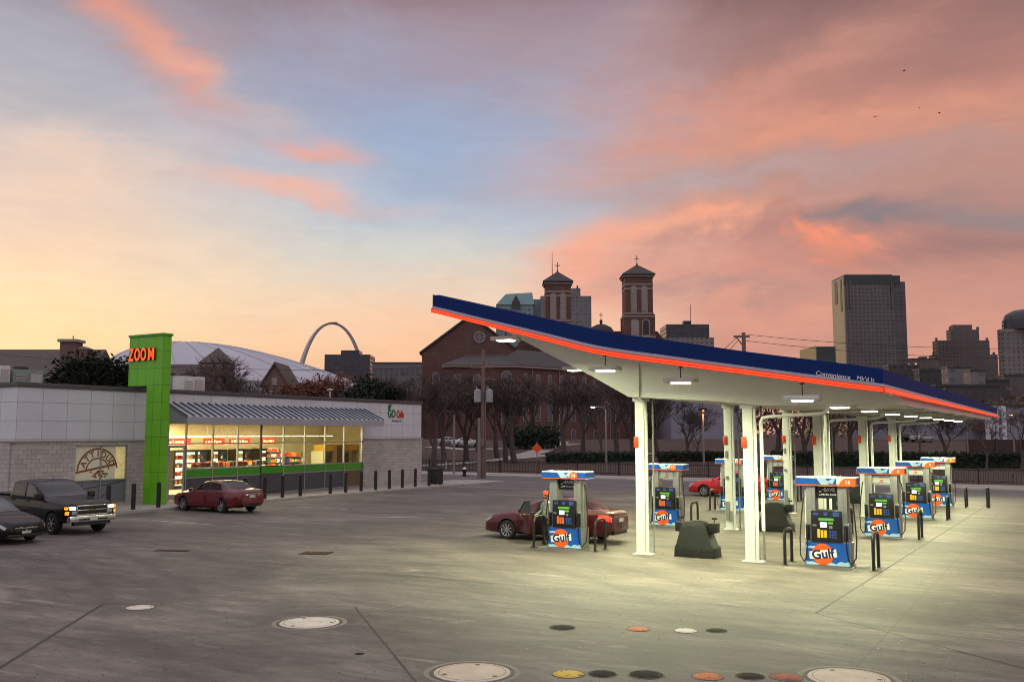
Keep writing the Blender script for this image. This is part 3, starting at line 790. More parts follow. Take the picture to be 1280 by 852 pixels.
def cover(x,y,r,mi,label):
    t=thing('manhole_cover',label,'manhole cover',(x,y,0.004),random.random()*3,'tank and manhole covers in the forecourt')
    m=MB(); m.lathe([(r*.93,.0),(r*.94,.006),(r*1.02,.006),(r*1.03,.0)],36); m.build('rim',[ring],t)
    if r>.5:
        m=MB(); n=8; m.lathe([(r*1.035,.0),(r*1.035,.0015),(r*1.16,.0015),(r*1.17,.0)],40); m.build('collar',[collar],t)
    m=MB(); m.lathe([(0.0001,.012),(r*.86,.011),(r*.925,.004),(r*.925,0)],36); li=m.build('lid',[iron[mi]],t)
    m=MB()
    for k in range(3 if r>.5 else 2):
        a=k*2.1; m.cyl((r*.7*math.cos(a),r*.7*math.sin(a),.011),(r*.7*math.cos(a),r*.7*math.sin(a),.0125),r*.07,n=10)
    m.build('lift_hole',[dkmetal],li)
    m=MB(); m.lathe([(r*.80,.0118),(r*.80,.0128),(r*.815,.0128),(r*.815,.0112)],36); m.build('groove',[dkmetal],li)
for a in [(-16.95,13.57,.30,1,'small round white cover on the left foreground concrete'),(-12.8,14.15,.61,1,'large pale cover in the middle of the left foreground'),
 (-8.04,12.51,.63,5,'large cream cover at the bottom edge left of the yellow lid'),(-3.05,15.05,.63,5,'large cream cover at the bottom edge right of the red lid'),
 (-8.41,16.19,.25,0,'dark lid at the left end of the short row of four'),(-7.13,16.78,.22,2,'orange lid in the short row of four'),
 (-6.32,17.08,.22,1,'small white lid in the short row of four'),(-5.83,17.37,.2,0,'dark lid at the right end of the short row of four'),
 (-6.74,13.16,.25,3,'yellow lid near the bottom edge'),(-6.3,13.43,.22,0,'dark lid right beside the yellow lid'),
 (-5.71,13.72,.27,0,'dark lid between the yellow pair and the orange lid at the bottom edge'),(-4.88,14.09,.24,2,'orange lid near the bottom edge left of the red lid'),
 (-4.33,14.41,.22,0,'dark lid between the orange and red lids'),(-3.86,14.64,.25,4,'red lid near the bottom edge')]: cover(*a)
def drain(x,y,w,d,label):
    t=thing('drain_grate',label,'drain',(x,y,.004),R(20))
    m=MB(); m.box(-w/2,-d/2,0,w/2,d/2,.005); m.build('frame',[iron[0]],t)
    m=MB()
    for k in range(9): m.box(-w/2+.05+k*(w-.1)/9,-d/2+.05,.005,-w/2+.05+(k+.5)*(w-.1)/9,d/2-.05,.012)
    m.build('bars',[mat('rust_iron',(88,62,46),.8,.2,var=.3,bmp=.3)],t)
drain(-19.99,22.33,.9,.7,'rusty square drain grate in the middle of the lot')
drain(-24.25,20.52,1.1,.35,'dark slot drain in front of the pickup truck')
m=MB(); m.box(-.06,-.06,0,.06,.06,.006); tag(m.build('bolt_plate',[iron[0]],loc=(-10.3,12.6,.004)),'tiny dark bolt plate in the foreground concrete','plate')
# ------------------------------------------------------------------ convenience store
cmu=brickmat('split_block',(174,166,160),(192,184,177),(146,140,134),.41,.205,.012,.9,bmp=.5,var=.18)
panel=brickmat('white_panel',(208,207,211),(214,213,216),(160,160,166),1.25,.84,.016,.55,bmp=.2,var=.1,off=0.)
greenp=brickmat('green_panel',(104,182,24),(110,190,30),(64,120,16),.62,.86,.014,.38,bmp=.25,var=.08,off=0.)
greenf=mat('green_film',(70,160,36),.35,var=.05)
parap=mat('parapet_dark',(84,80,80),.5,.3,var=.1)
ledge=mat('ledge_stone',(150,142,134),.8)
alu=mat('aluminium',(176,176,174),.35,.8,var=.06)
alud=mat('mullion_dark',(66,60,50),.45,.3)
awn=mat('awning_metal',(168,169,176),.45,.2,var=.08,scale=1.2)
spn=mat('spandrel_grey',(78,80,86),.5,var=.1)
brown=mat('plywood_brown',(112,88,66),.8,var=.15)
roofm=mat('roof_gravel',(110,106,104),.9,bmp=.4)
cream=mat('interior_cream',(232,220,176),.8,var=.04)
ceil_=mat('interior_ceiling',(176,160,124),.85,var=.08)
tile=mat('interior_floor',(176,164,140),.4)
m,n_,b_,t_=base('window_glass')
for x in list(n_.nodes):
    if x.type=='BSDF_PRINCIPLED': n_.nodes.remove(x)
tr=n_.nodes.new('ShaderNodeBsdfTransparent'); gl=n_.nodes.new('ShaderNodeBsdfGlossy'); gl.inputs['Roughness'].default_value=.02
lw_=n_.nodes.new('ShaderNodeLayerWeight'); lw_.inputs[0].default_value=.5
lwo=mth(n_,'MULTIPLY_ADD',mth(n_,'POWER',lw_.outputs['Facing'],4.),.45,.035)
ms=n_.nodes.new('ShaderNodeMixShader'); tr.inputs[0].default_value=(.93,.95,.9,1)
n_.links.new(lwo,ms.inputs[0]); n_.links.new(tr.outputs[0],ms.inputs[1]); n_.links.new(gl.outputs[0],ms.inputs[2])
n_.links.new(ms.outputs[0],n_.nodes['Material Output'].inputs[0]); glass=m
SX,SYY=-41.0,25.8
st=thing('convenience_store','long low store with white upper panels, grey block base and lit windows','store',(SX,SYY,0))
LEN=31.0; DEP=15.5; W0,W1=8.4,24.4; P0,P1=3.0,5.92
# masonry
m=MB()
m.box(-.3,0,0,0.06,P0,3.2); m.box(-.3,P1,0,.06,W0,3.2); m.box(-.3,P0,3.04,.06,P1,3.2); m.box(-.3,P0,0,.06,P1,.22)
m.box(-.3,W1,0,.06,LEN,3.2); m.box(-DEP,-.06,0,-.302,.25,3.2); m.box(-DEP,LEN-.25,0,-.302,LEN+.06,3.2); m.box(-DEP,.252,0,-DEP+.25,LEN-.252,3.2)
m.build('block_wall',[cmu],st)
m=MB(); m.box(-.3,-.0,3.30,0,W0,5.72); m.box(-.3,W1,3.30,0,LEN,5.72); m.box(-.3,W0+.001,4.3,0,W1-.001,5.72)
m.box(-DEP,0,3.30,-.302,.25,5.72); m.box(-DEP,LEN-.25,3.30,-.302,LEN,5.72); m.box(-DEP,.252,3.3,-DEP+.25,LEN-.252,5.72)
m.build('panel_wall',[panel],st)
m=MB(); m.box(-.32,-.09,3.2,.10,W0,3.3); m.box(-.32,W1,3.2,.10,LEN+.09,3.3); m.box(-DEP,-.09,3.2,-.322,.26,3.3); m.box(-DEP,LEN-.26,3.2,-.322,LEN+.09,3.3)
m.build('ledge',[ledge],st,bevel=.015)
m=MB(); m.box(-.35,-.06,5.721,.06,LEN+.06,5.94); m.box(-DEP,-.06,5.721,-.352,.3,5.94); m.box(-DEP,LEN-.3,5.721,-.352,LEN+.06,5.94); m.box(-DEP-.05,.302,5.721,-DEP+.3,LEN-.302,5.94)
m.build('parapet',[parap],st,bevel=.012)
m=MB(); m.box(-DEP+.3,.3,5.3,-.35,LEN-.3,5.4); m.build('roof',[roofm],st)
# show window bays
my=[y-SYY for y in (34.25,35.45,37.3,39.13,40.95,42.8,44.65,46.5,48.34,50.18)]
for i,(a,b) in enumerate(zip(my,my[1:])):
    m=MB(); t=.035
    dark=i in (5,)
    for y in ([a] if i else [a])+([b] if i==8 else []):
        m.box(-.14,y-t,.15,-.02,y+t,4.3)
    m.box(-.13,a+t,3.05,-.03,b-t,3.11); m.box(-.13,a+t,4.22,-.03,b-t,4.29)
    if i: m.box(-.13,a+t,1.69,-.03,b-t,1.74); m.box(-.13,a+t,1.22,-.03,b-t,1.27); m.box(-.13,a+t,.13,-.03,b-t,.2)
    w=m.build('window',[alud if i in(4,) else alu],st)
    if i==0:
        m=MB(); 
        for y0,y1 in ((a+t+.02,a+t+.12),(b-t-.12,b-t-.02)): m.box(-.11,y0,.15,-.05,y1,3.0)
        m.box(-.11,a+t+.12,2.86,-.05,b-t-.12,3.0); m.box(-.11,a+t+.12,.15,-.05,b-t-.12,.42); m.box(-.11,a+t+.12,1.15,-.04,b-t-.12,1.22)
        dr=m.build('door',[alu],st)
        m=MB(); m.box(-.085,a+t+.12,.42,-.075,b-t-.12,2.86); m.build('pane',[glass],dr)
        m=MB(); m.tube([(-.04,b-.22,1.0),(.02,b-.22,1.05),(.02,b-.22,1.5),(-.04,b-.22,1.55)],.016,6); m.build('handle',[alu],dr)
        m=MB(); m.box(-.085,a+t,3.11,-.075,b-t,4.22); m.build('pane',[glass],w)
    else:
        m=MB(); m.box(-.085,a+t,1.74,-.075,b-t,3.05); m.box(-.085,a+t,3.11,-.075,b-t,4.22); m.build('pane',[glass],w)
        m=MB(); m.box(-.10,a+t,1.27,-.05,b-t,1.69); m.build('green_band',[greenf],w)
        m=MB(); m.box(-.10,a+t,.2,-.05,b-t,1.22); m.build('lower_panel',[brown if i==8 else spn],w)
# awning
m=MB(); A0,A1=33.95-SYY,50.25-SYY
pr=[(0.02,5.22),(1.7,4.48),(1.7,4.44),(0.02,5.16)]
m.prism(pr,A0,A1,'y',0); aw=m.build('awning',[awn],st)
m=MB(); m.box(1.62,A0,4.10,1.72,A1,4.437); m.box(.02,A0,4.12,1.62,A0+.05,4.2); m.box(.02,A1-.05,4.12,1.62,A1,4.2); m.build('fascia',[awn],aw)
m=MB(); n=34
for k in range(n+1):
    y=A0+.03+(A1-A0-.06)*k/n
    m.prism([(0.02,5.222),(1.69,4.485),(1.69,4.56),(0.02,5.30)],y-.03,y+.03,'y',0)
m.build('standing_seam',[mat('awning_seam',(92,93,102),.5,.3)],aw)
m=MB(); m.prism([(0.02,5.10),(0.02,4.14),(1.6,4.14),(1.6,4.42)],A0+.06,A0+.09,'y'); m.prism([(0.02,5.10),(0.02,4.14),(1.6,4.14),(1.6,4.42)],A1-.09,A1-.06,'y'); m.box(.02,A0+.1,4.15,1.6,A1-.1,4.17); m.build('underside',[awn],aw)
# frosted poster window on the left block
fro=mat('frosted_film',(196,190,172),.35,var=.06,emit=(236,224,180),es=.10)  # slight glow put into the film, no lit room behind it
frd=mat('frosted_shade',(120,120,130),.3,var=.1)
bro=mat('print_brown',(140,82,42),.6,var=.1)
w=MB()
for y in (P0+.03,(P0+P1)/2,P1-.03): w.box(-.14,y-.03,.22,-.02,y+.03,3.04)
w.box(-.14,P0+.06,2.98,-.02,P1-.06,3.04); w.box(-.14,P0+.06,.22,-.02,P1-.06,.28); w.box(-.14,P0+.06,1.33,-.021,P1-.06,1.39)
wn=w.build('poster_window',[alu],st)
m=MB(); m.box(-.10,P0+.06,1.39,-.08,P1-.62,2.98); m.build('pane',[fro],wn)
m=MB(); m.box(-.10,P0+.06,.28,-.08,P1-.06,1.33); m.build('pane',[frd],wn)
m=MB(); m.box(-.10,P1-.62,1.39,-.085,P1-.06,2.98); m.build('pane',[mat('strip_pane_glow',(226,206,140),.4,var=.35,scale=6,emit=(240,220,150),es=.28)],wn)  # strip glows by itself in place of a lit room behind
xc=-.076
def arc(cy,cz,r0,r1,a0,a1,mi,mm,n=28):
    for k in range(n):
        a,b=a0+(a1-a0)*k/n,a0+(a1-a0)*(k+1)/n
        mm.quad([(xc,cy+r0*math.cos(a),cz+r0*math.sin(a)),(xc,cy+r1*math.cos(a),cz+r1*math.sin(a)),(xc,cy+r1*math.cos(b),cz+r1*math.sin(b)),(xc,cy+r0*math.cos(b),cz+r0*math.sin(b))],mi)
m=MB(); cy,cz=(P0+P1)/2-.15,1.78
arc(cy,cz,1.05,1.14,.12,PI-.05,0,m); arc(cy,cz,.60,.67,.15,PI-.1,0,m)
m.quad([(xc+.002,P0+.12,1.70),(xc+.002,P1-.6,2.06),(xc+.002,P1-.6,2.16),(xc+.002,P0+.12,1.80)],0)
rnd=random.Random(3)
for k in range(26):
    y=cy-.42+.9*rnd.random(); z=1.45+.32*rnd.random(); m.quad([(xc+.001*k*.1,y,z),(xc+.001*k*.1,y+.13,z+.02),(xc+.001*k*.1,y+.12,z+.09),(xc+.001*k*.1,y-.01,z+.08)],0)
m.build('print',[bro],wn,fix=False)
for k,ch in enumerate('ATTIDUD'):
    a=PI*.86-k*PI*.72/6
    me=text_mesh(ch,.42,bro,.001,.03)
    me.transform(Matrix.Translation((xc,cy+.85*math.cos(a),cz+.85*math.sin(a)))@FACE['+x']()@Matrix.Rotation(a-PI/2,4,'Z'))
    obj('lettering',me,wn)
m=MB(); xc=-.074
arc(cy+.0,1.30,.78,.82,PI+.15,2*PI-.15,0,m); m.quad([(xc+.002,cy-.9,.92),(xc+.002,P1-.2,1.22),(xc+.002,P1-.2,1.26),(xc+.002,cy-.9,.97)],0)
m.build('print',[mat('print_grey',(66,62,66),.6)],wn,fix=False)
# cafe lettering on the right block
gd=mat('letter_green',(30,104,48),.45); rd=mat('letter_red',(206,52,30),.45); bk=mat('letter_black',(24,24,26),.5)
def slab(y,z): return (.004,y,z)
yb=52.8-SYY
e=put_text('lettering','GO',.78,gd,(.02,yb+.45,4.98),'+x',st,.02,.015,sx=.72)
put_text('lettering','Cafe',.70,rd,(.02,yb+1.42,4.97),'+x',st,.02,.03,sx=.62)
put_text('lettering','The Fresh Cafe',.17,bk,(.012,yb+1.05,4.50),'+x',st,.008,.012)
m=MB(); 
lf=[(.10,5.2),(.02,5.38),(.06,5.56),(.24,5.66),(.42,5.68),(.38,5.5),(.26,5.34)]
m.prism([(yb+a,b) for a,b in lf],.004,.03,'x',0); m.build('leaf_emblem',[gd],st)
m=MB(); m.cyl((.04,25.6,.62),(.04,25.6,.9),.05,n=8); m.box(.06,25.5,.5,.09,25.7,.7); m.build('wall_tap',[alud],st)
m=MB(); m.cyl((-.5,21.6,5.9),(-.5,21.6,6.35),.05,n=8); m.lathe([(.01,6.55),(.2,6.5),(.2,6.42),(.06,6.34)],12,(-.5,21.6,0)); m.build('vent_cap',[alu],st)
# interior shell
m=MB(); m.box(-8.9,7.6,.0,-.2,30.5,.12); m.build('interior_floor',[tile],st)
m=MB(); m.box(-8.9,7.5,.12,-8.75,30.6,4.28); m.box(-8.748,7.5,.12,-.32,7.6,4.28); m.box(-8.748,30.5,.12,-.32,30.6,4.28)
m.build('interior_wall',[cream],st)
m=MB(); m.box(-8.9,7.5,4.285,-.2,30.6,4.36); m.build('interior_ceiling',[ceil_],st)
strip_=glow('strip_light',(255,232,170),5.5)
m=MB(); 
for x,y0,y1 in ((-7.4,12,29.5),(-3.5,8.8,14)):
    k=y0
    while k<y1-.5: m.box(x-.06,k,3.42,x+.06,k+1.25,3.47); k+=1.5
m.build('strip_light',[strip_],st)
for x,y,e in ((-4.2,11,STORE_W),(-4.2,16.5,STORE_W),(-4.2,22,STORE_W),(-6.8,14,STORE_W*.6)):
    l=bpy.data.lights.new('ceiling_lamp','AREA'); l.shape='RECTANGLE'; l.size=2.5; l.size_y=4.5; l.energy=e; l.color=(1,.91,.66)
    o=bpy.data.objects.new('ceiling_lamp',l); COL.objects.link(o); o.location=(SX+x,SYY+y,4.2)
# things inside
cool_in=mat('cooler_inside',(210,226,220),.4,emit=(224,240,232),es=1.6)  # back panel glows to brighten the cooler, no lamp inside
prodm=[]
for i,c in enumerate([(206,70,36),(236,130,40),(70,120,70),(230,220,200),(60,80,140),(210,100,50),(150,40,40)]): prodm.append(mat('product_%s'%['red','amber','green','ivory','blue','coral','crimson'][i],c,.45,var=.2,scale=9))
def goods(m,x0,x1,y0,y1,z,hmax,seed,step=.13):
    rnd=random.Random(seed); y=y0
    while y<y1-.08:
        w=step*(.6+.7*rnd.random()); h=hmax*(.6+.4*rnd.random()); m.box(x0,y,z,x1,min(y1,y+w*.9),z+h,rnd.randrange(7)); y+=w
cl=['three door drink cooler nearest the entrance on the back wall','two door drink cooler beside the three door cooler','two door drink cooler in the middle of the back wall','white front cooler farthest right on the back wall']
for i,(pa_,pb_,nd) in enumerate(((221,262,3),(267,287,2),(298,317,2),(326,346,2))):
    y0=along(pa_,-48.9)-SYY; wdt=along(pb_,-48.9)-SYY-y0
    t=thing('drink_cooler',cl[i],'cooler',(SX-8.72,SYY+y0,.12),0,'drink coolers along the back wall')
    w=wdt; dw=w/nd
    m=MB(); m.box(.02,0,0,.12,w,2.45); m.box(.12,0,0,.75,.05,2.45); m.box(.12,w-.05,0,.75,w,2.45); m.box(.12,.05,2.38,.75,w-.05,2.45); m.box(.12,.05,0,.75,w-.05,.15); m.build('cabinet',[alud],t)
    m=MB(); m.box(.13,.06,.16,.16,w-.06,2.37); m.build('back',[cool_in],t)
    m=MB()
    for k in range(4): goods(m,.3,.6,.07,w-.07,.3+k*.52,.30,i*9+k,.1)
    tag(m.build('product',prodm,t),kind='stuff')
    for k in range(nd):
        m=MB(); a=k*dw+.02; b=a+dw-.04
        m.box(.76,a,.12,.82,a+.07,2.42); m.box(.76,b-.07,.12,.82,b,2.42); m.box(.76,a+.07,.12,.82,b-.07,.22); m.box(.76,a+.07,2.32,.82,b-.07,2.42)
        d=m.build('door',[pdark],t); m=MB(); m.box(.785,a+.07,.22,.79,b-.07,2.32); m.build('pane',[glass],d)
sg=glow('sign_red_lit',(204,44,24),.55); sgw=glow('sign_text_lit',(255,206,150),1.2)
sl=['red hanging sign panel above the door end of the coolers','red hanging sign panel above the second cooler','red hanging sign panel above the middle cooler','short red hanging sign panel at the right end of the coolers']
for i,(y0,y1) in enumerate([(along(a,-48)-SYY,along(b,-48)-SYY) for a,b in ((204,240),(256,282),(288,314),(328,346))]):
    t=thing('aisle_sign',sl[i],'sign',(SX-7.0,SYY+y0,2.92),0,'red aisle signs')
    m=MB(); m.box(0,0,0,.06,y1-y0,.40); m.build('board',[sg],t)
    m=MB(); rnd=random.Random(i+3); y=.15
    while y<y1-y0-.25: 
        w=.1+.12*rnd.random(); m.box(.061,y,.1,.066,y+w,.3*(.7+.3*rnd.random())); y+=w+.07
    m.build('lettering',[sgw],t)
    m=MB(); m.cyl((.03,.3,.4),(.03,.3,1.24),.01,n=5); m.cyl((.03,y1-y0-.3,.4),(.03,y1-y0-.3,1.24),.01,n=5); m.build('hanger',[alu],t)
shl=['low goods shelf just inside the door','low goods shelf behind the second window','low goods shelf with orange packets behind the third window','low goods shelf behind the dark mullion','tall goods rack right beside the door','tall bright goods rack behind the fifth window','tall bright goods rack behind the sixth window']
for i,(x,y0,y1,h) in enumerate([(-3.2,along(236,-44.2)-SYY,along(262,-44.2)-SYY,1.66),(-3.8,along(264,-44.8)-SYY,along(281,-44.8)-SYY,1.6),(-3.2,along(284,-44.2)-SYY,along(308,-44.2)-SYY,1.72),(-3.8,along(312,-44.8)-SYY,along(326,-44.8)-SYY,1.6),(-1.6,8.6,9.6,2.1),(-6.0,along(340,-47)-SYY,along(353,-47)-SYY,2.3),(-6.0,along(358,-47)-SYY,along(376,-47)-SYY,2.1)]):
    t=thing('goods_shelf',shl[i],'shelf',(SX+x,SYY+y0,.12),0,'goods shelves in the store'); w=y1-y0
    m=MB(); m.box(-.03,0,0,.03,w,h)
    nk=int(h/.38)
    for k in range(nk+1): m.box(-.4,0,.1+k*.36,.4,w,.13+k*.36)
    m.box(-.4,0,0,.4,w,.1); m.build('rack',[alu],t)
    m=MB()
    for k in range(nk+1):
        goods(m,.05,.36,.03,w-.03,.13+k*.36,.27,i*13+k); goods(m,-.36,-.05,.03,w-.03,.13+k*.36,.27,i*17+k)
    tag(m.build('product',prodm,t),kind='stuff')
t=thing('service_counter','white service counter behind the right hand windows','counter',(SX-4.0,SYY+17.9,.12))
m=MB(); m.box(-.5,2,0,.3,7,1.34); m.build('base',[spn],t); m=MB(); m.box(-.55,1.95,1.341,.35,7.05,1.4); m.build('worktop',[pwhite],t)
t=thing('serving_kiosk','kiosk with yellow header and grey roller shutter at the right end inside','kiosk',(SX-6.2,along(394,-47.2),.12))
m=MB(); m.box(0,.0,2.25,.9,4.3,2.7); m.build('header',[mat('header_yellow',(220,170,60),.6)],t)
m=MB()
for k in range(18): m.box(-.2,.3,.1+k*.12,-.17+.015*(k%2),3.6,.1+k*.12+.11)
m.build('shutter',[mat('shutter_grey',(122,112,96),.5)],t)
m=MB(); m.box(-.25,0,0,.85,.28,2.249); m.box(-.25,3.65,0,.2,4.3,2.249); m.build('post',[cream],t)
t=thing('brown_cabinet','brown cabinet with dark monitor at the far right window','cabinet',(SX-5.2,along(420,-46.2),.12))
m=MB(); m.box(-.4,0,0,.2,.55,2.65); m.build('body',[brown],t); m=MB(); m.box(.1,.75,1.35,.16,1.35,2.1); m.build('monitor',[pdark],t)
m=MB(); m.box(-.4,.56,0,.25,1.6,1.2); m.build('desk',[brown],t)
# green sign tower
tw_=thing('sign_tower','green panelled blade tower with orange ZOOM lettering beside the store','sign tower',(-38.95,32.0,0))
m=MB(); m.box(-1.12,0,.13,0,.5,5.999); m.box(-2.55,0,6.0,0,.5,8.50)
m.build('tower_panel',[greenp],tw_)
m=MB(); m.box(-2.60,-.06,8.50,.06,.56,8.62); m.build('cap',[greenf],tw_,bevel=.015)
zf=glow('sign_orange_lit',(255,84,22),1.15); zs=mat('sign_edge_dark',(120,34,10),.5)
for i,ch in enumerate('ZOOM'):
    x=-2.27+i*.47+(.11 if i==3 else 0)
    put_text('letter',ch,.88,zs,(x,-.06,7.56),'-y',tw_,.05,.03 if i<3 else .016,sx=.62 if i<3 else .76)
    put_text('letter_face',ch,.88,zf,(x,-.117,7.56),'-y',tw_,.003,.022 if i<3 else .010,sx=.62 if i<3 else .76)
# roof units
ru=mat('unit_white',(196,192,188),.5,var=.1); rg=mat('unit_green_grey',(122,132,124),.55); 
def unit(px0,px1,x,zt,mt,label):
    y0,y1=along(px0,x),along(px1,x)
    t=thing('roof_unit',label,'air conditioner',(x,y0,5.4),0,'air handling units on the store roof'); w=y1-y0
    m=MB(); m.box(-1.6,0,.15,0,w,zt-5.4); m.build('casing',[mt],t,bevel=.03)
    m=MB(); 
    for k in range(8): m.box(.0,.12,.3+k*(zt-5.9)/8,.03,w*.42,.3+k*(zt-5.9)/8+.05)
    m.box(0,w*.55,.35,.03,w*.92,zt-5.6); m.build('louvre',[alu],t)
    m=MB(); m.box(-1.55,.05,0,-.05,w-.05,.15); m.build('curb',[roofm],t)
    m=MB(); m.cyl((-.8,w*.5,zt-5.4),(-.8,w*.5,zt-5.22),.4,n=14); m.build('fan_cowl',[alud],t)
unit(-14,12,-48,7.15,ru,'white roof unit at the far left above the store')
unit(16,54,-48,7.0,rg,'green grey roof unit beside the white unit at the left')
unit(214,228,-48,7.2,rg,'small grey roof unit just right of the green tower')
unit(229,256,-47,7.15,ru,'white roof unit right of the green tower')
# bollards along the kerb
bol=mat('bollard_black',(30,27,26),.5,var=.2)
bpx=[142,173,204,311,335,357,379,416,435,454,472,489,505,521,538,552]
b0=None; on=['first','second','third','fourth','fifth','sixth','seventh','eighth','ninth','tenth','eleventh','twelfth','thirteenth','fourteenth','fifteenth','sixteenth']
for i,p in enumerate(bpx):
    y=along(p,-37.55); lab='%s black bollard along the store kerb, counted from the poster window'%on[i]
    if b0 is None:
        m=MB(); m.cyl((0,0,0),(0,0,1.16),.10,n=16); m.ball((0,0,1.16),.10,.10,.05,14)
        b0=tag(m.build('bollard',[bol]),lab,'bollard','bollards along the store kerb'); b0.location=(-37.6,y,.12)
    else:
        c=b0.copy(); COL.objects.link(c); c.location=(-37.6,y,.12 if y<56 else .1); c['label']=lab
t=thing('waste_container','squat black waste container by the right store corner','bin',(-38.6,along(545,-38.6),.12))
m=MB(); m.box(-.4,-.4,0,.4,.4,.95); m.build('body',[bol],t,bevel=.03); m=MB(); m.box(-.43,-.43,.951,.43,.43,1.05); m.build('lid',[bgd],t,bevel=.02)
# ------------------------------------------------------------------ cars
tyre_m=mat('tyre_rubber',(24,24,24),.8,var=.2); rim_m=mat('alloy_rim',(176,176,178),.25,.85,var=.06); well_m=mat('wheel_well',(10,10,10),.9)
cglass=mat('tinted_glass',(6,7,8),.03,var=.05,spec=.7)
lglass=mat('sky_tone_glass',(58,66,70),.05,var=.05,spec=.7)  # pale base colour stands in for sky reflected in the glass
trim_m=mat('black_trim',(18,18,19),.5); chrome=mat('chrome',(214,214,216),.22,.9,var=.04); plate_m=mat('plate',(190,190,186),.5)
seam_m=mat('door_gap',(6,6,7),.8); hl_m=mat('headlight_glass',(170,172,176),.08,.3,coat=.6); tail_m=mat('tail_red',(120,12,12),.15,coat=.6)
tail_lit=glow('tail_lit',(255,40,30),.9); hl_lit=glow('headlight_lit',(255,240,214),3.); amber_lit=glow('amber_lit',(255,150,30),1.3); skin_tan=mat('cabin_trim',(24,23,23),.7)
class Car:
    def __init__(s,zt,zs,zb,w,ry=(.93,.76,.5)):
        s.zt,s.zs,s.zb,s.w=[pchip(sorted(k)) for k in (zt,zs,zb,w)]; s.ry=ry
        s.x0,s.x1=min(zt)[0],max(zt)[0]
    def ring(s,x):
        w,zs,zb=s.w(x),s.zs(x),s.zb(x); zt=max(s.zt(x),zs+.02); d=zt-zs; h=zs-zb; a,b,c=s.ry
        k=min(1,d/.3)
        return [(0,zb),(.84*w,zb),(.955*w,zb+.10*h),(.995*w,zb+.38*h),(1.0*w,zb+.66*h),(.975*w,zb+.90*h),(.945*w,zs),(a*w*.985,zs+.08*d),(w*(.80*(1-k)+b*k),zs+d*.86),(w*(.66*(1-k)+(b*.86)*k),zs+d*.955),(w*.36,zs+d*.99),(0,zt)]
    def P(s,x,t,side=1):
        r=s.ring(x); i=min(int(t),len(r)-2); f=t-i
        y=r[i][0]+(r[i+1][0]-r[i][0])*f; z=r[i][1]+(r[i+1][1]-r[i][1])*f
        return Vector((x,side*y,z))
    def N(s,x,t,side=1):
        e=.01; a=s.P(min(x+e,s.x1),t,side)-s.P(max(x-e,s.x0),t,side); b=s.P(x,min(t+.05,10.999),side)-s.P(x,max(t-.05,0),side)
        n=a.cross(b)*(-side) if True else None
        n=b.cross(a) if side<0 else a.cross(b)
        n.normalize()
        c=s.P(x,t,side)-Vector((x,0,s.zb(x)+.5))
        if n.dot(c)<0: n=-n
        return n
    def body(s,name,paint,parent,wheels,r,n=64,extra=None):
        xs=[s.x0+(s.x1-s.x0)*(.5-.5*math.cos(PI*i/n)) for i in range(n+1)]
        m=MB(); rows=[]
        for x in xs:
            R_=s.ring(x); rows.append([(x,y,z) for y,z in R_]+[(x,-y,z) for y,z in R_[-2:0:-1]]+[(x,0,R_[0][1])])
        m.grid(rows,0); m.quad(rows[0][:-1],0); m.quad(rows[-1][:-1][::-1],0)
        me=m.mesh('body',[paint,well_m])
        o=obj(name,me,None)
        for (wx,wy) in wheels:
            c=MB(); c.cyl((wx,wy-.17 if wy>0 else wy-.6,r*1.02),(wx,wy+.6 if wy>0 else wy+.17,r*1.02),r*1.15,n=36,m=1)
            co_=c.build('cutter',[paint,well_m])
            md=o.modifiers.new('b','BOOLEAN'); md.operation='DIFFERENCE'; md.object=co_; md.solver='EXACT'
            dg=bpy.context.evaluated_depsgraph_get(); dg.update()
            nm=bpy.data.meshes.new_from_object(o.evaluated_get(dg)); o.modifiers.clear(); o.data=nm
            bpy.data.objects.remove(co_)
        for p in o.data.polygons: p.use_smooth=True
        o.data.set_sharp_from_angle(angle=R(42))
        o.parent=parent; s.par=parent; return o
    def patch(s,name,pts,mt,parent,side=1,off=.006,nx=8,nt=4,thick=True,back=None):
        """pts: four (x,t) corners; a plate lying on the body"""
        rows=[]
        (a,b,c,d)=pts
        for j in range(nt+1):
            v=j/nt; row=[]
            for i in range(nx+1):
                u=i/nx
                x=(a[0]*(1-u)+b[0]*u)*(1-v)+(d[0]*(1-u)+c[0]*u)*v; t=(a[1]*(1-u)+b[1]*u)*(1-v)+(d[1]*(1-u)+c[1]*u)*v
                row.append(s.P(x,t,side)+s.N(x,t,side)*off)
            rows.append(row)
        m=MB(); m.grid(rows,0)
        return m.build(name,[mt],parent,fix=True)
    def cross(s,name,x0,x1,t0,mt,parent,off=.006,nx=10,nt=6,x0c=None,x1c=None):
        """plate across the car centre (windscreen, rear window)"""
        rows=[]
        for i in range(nx+1):
            row=[]
            for sd in (1,-1):
                ts=[t0+(11-t0)*j/nt for j in range(nt+1)]
                if sd<0: ts=ts[::-1][1:]
                for t in ts:
                    k=(t-t0)/(11-t0); a=x0+((x0c-x0)*k if x0c is not None else 0); b=x1+((x1c-x1)*k if x1c is not None else 0)
                    x=a+(b-a)*i/nx
                    row.append(s.P(x,t,sd)+s.N(x,t,sd)*off)
            rows.append(row)
        m=MB(); m.grid(rows,0); return m.build(name,[mt],parent)
